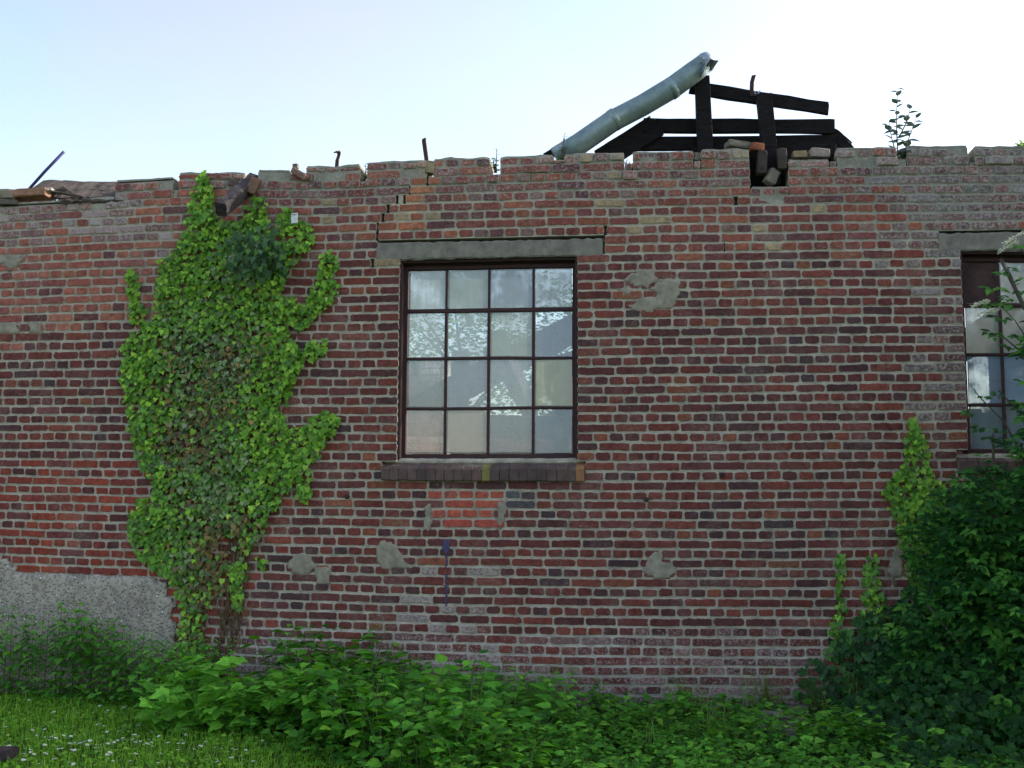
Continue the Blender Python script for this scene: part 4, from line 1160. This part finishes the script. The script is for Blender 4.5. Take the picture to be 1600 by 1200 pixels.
# grass tufts at the foot of the wall
def tuft(label, X, Y, n, h, pal):
    p0 = Vector((X, Y, 0)); m = MB()
    for i in range(n):
        a = U(0, 6.28); l = h*U(.5,1.1); b = p0+Vector((U(-.08,.08), U(-.05,.05), -.01)); o = Vector((cos(a), sin(a)*.8, 0))*l*U(.2,.7); w = Vector((-sin(a), cos(a), 0))*.0035; c = mulc(L(*pick(pal)), U(.7,1.2)); pr = None
        for s in range(5):
            f = s/4; q = b+o*f*f+Vector((0,0,l*(f-.3*f*f*f))); e = (m.vert(q-w*(1-f*.9), c), m.vert(q+w*(1-f*.9), c))
            if pr: m.face((pr[0], pr[1], e[1], e[0]), 0, True)
            pr = e
    return tag(m.build('grass_tuft', M_GRASS, None, origin=p0), label, 'grass tuft')
PDRY = [(150,146,96,2),(110,126,66,2),(84,116,50,2)]
for lb, x, y, n, h in (('dry pale grass tuft at the wall foot, farthest from the shrub',1195,1098,60,.42),('dry grass tuft between the other two at the wall foot',1262,1096,70,.45),('green grass tuft at the wall foot beside the shrub',1322,1098,70,.5)):
    g = G(x, y); tuft(lb, g.x, min(g.y, -.08), n, h, PDRY)
for i in range(12):
    g = G(U(430, 1180), U(1105, 1195)); o = tuft('thin arching grass tuft among the leafy weeds below the window', g.x, min(g.y, -.15), 26, U(.4,.62), [(110,156,70,2),(134,156,84,1)])
    o['group'] = 'grass tufts in the weed bed'
# tumbled stones in the right foreground
ST = [(1205,1118,(.26,.16,.045)),(1238,1114,(.24,.16,.04)),(1222,1132,(.30,.18,.045)),(1256,1138,(.22,.16,.04)),(1200,1146,(.18,.14,.05)),(1234,1152,(.26,.17,.04)),(1262,1158,(.16,.13,.045))]
for i, (x, y, dm) in enumerate(ST):
    g = G(x, y+8); m = MB(); rock(m, (g.x, g.y, dm[2]/2+.03*(i % 3)), dm, U(-.4,.4), .18, (1,1,1), 40+i, .4, U(-.12,.12))
    tag(m.build('rubble_slab', M_STONE, None, origin=(g.x, g.y, 0)), 'flat grey stone slab in the tumbled heap before the wall', 'stone', 'tumbled stone slabs')
g = G(4, 1192); m = MB(); beam(m, (g.x-.5, g.y-.06, .05), (g.x+.07, g.y-.02, .06), .13, .06, seg=6, jit=.004, rag=.01)
tag(m.build('wooden_plank', M_PLANK), 'weathered plank end lying on the lawn in the near left corner', 'plank')

# ------------------------------------------------------------------ trees behind the building, seen through the glass
def tree(label, X, Y, h, r, seed):
    rnd.seed(seed); o = thing('tree', label, 'tree', (X, Y, 0)); m = MB()
    pt = [Vector((X+U(-.1,.1)*i, Y+U(-.1,.1)*i, h*.62*i/4)) for i in range(5)]; tube(m, pt, [.13,.11,.09,.07,.04], 8, L(88,78,66))
    for i in range(9):
        a = U(0, 6.28); b = pt[2+i % 3]; e = b+Vector((cos(a)*r*.7, sin(a)*r*.7, h*.22)); tube(m, [b, b.lerp(e, .5)+Vector((0,0,.15)), e], [.045,.03,.012], 6, L(88,78,66))
    m.build('trunk', M_STEM, o); m = MB()
    for i in range(95):
        a = U(0, 6.28); rr = r*rnd.random()**.5; zz = h*U(.30,.90); rr *= 1-.55*abs((zz/h-.55)/.45); c0 = Vector((X+cos(a)*rr, Y+sin(a)*rr, zz))
        for q in range(60):
            d = Vector((rnd.gauss(0,1), rnd.gauss(0,1), rnd.gauss(0,.8)))*.26
            leaf(m, OVATE, c0+d, Vector((U(-.6,.6), U(-.6,.6), 1)), Vector((U(-1,1), U(-1,1), U(-.8,.2))), U(.07,.13), mulc(L(*pick([(92,140,54,2),(76,122,46,2),(110,154,66,1)])), U(.8,1.2)), .15, .2)
    m.build('crown', M_LEAF, o)
tree('green tree behind the ruin, seen through the left panes of the window', -3.6, 10.5, 5.6, 1.7, 501)
tree('green tree behind the ruin, seen through the middle of the window', -1.3, 11.2, 5.9, 1.8, 502)
tree('green tree behind the ruin, seen through the right panes of the window', 1.3, 10.4, 5.5, 1.7, 503)

# ------------------------------------------------------------------ sky and sun
SUN = Vector((1.2, .50, .70)).normalized()
el = math.asin(SUN.z); az = math.atan2(SUN.x, SUN.y)
w = bpy.data.worlds.new('World'); SC.world = w; w.use_nodes = True
nt = w.node_tree; nt.nodes.clear(); k = NT(nt)
sky = k.n('ShaderNodeTexSky', sky_type='NISHITA', sun_disc=False, sun_elevation=el, sun_rotation=az, air_density=1.0, dust_density=2.0, ozone_density=1.5)
grey = k.n('ShaderNodeRGBToBW', inp={0: sky.outputs[0]}).outputs[0]
veil = k.mix(1.0, k.n('ShaderNodeCombineColor', inp={0: grey, 1: grey, 2: grey}).outputs[0], (1.0, .985, .95, 1), 'MULTIPLY')
cl = k.noise(k.n('ShaderNodeTexCoord').outputs['Generated'], 2.2, 4, .55, .4)
bg = k.n('ShaderNodeBackground', inp={'Color': k.mix(k.mr(cl, .35, .7, .12, .62), sky.outputs[0], veil), 'Strength': .13})
k.n('ShaderNodeOutputWorld', inp={'Surface': bg.outputs[0]})
sl = bpy.data.lights.new('sun', 'SUN'); sl.energy = 2.0; sl.angle = radians(.6); sl.color = (1, .95, .88)
so = bpy.data.objects.new('sun', sl); COL.objects.link(so); so.rotation_euler = SUN.to_track_quat('Z', 'Y').to_euler(); so.location = (6, 8, 9)
vs = SC.view_settings; vs.view_transform = 'Standard'; vs.look = 'None'; vs.exposure = 1.7; vs.gamma = 1.0
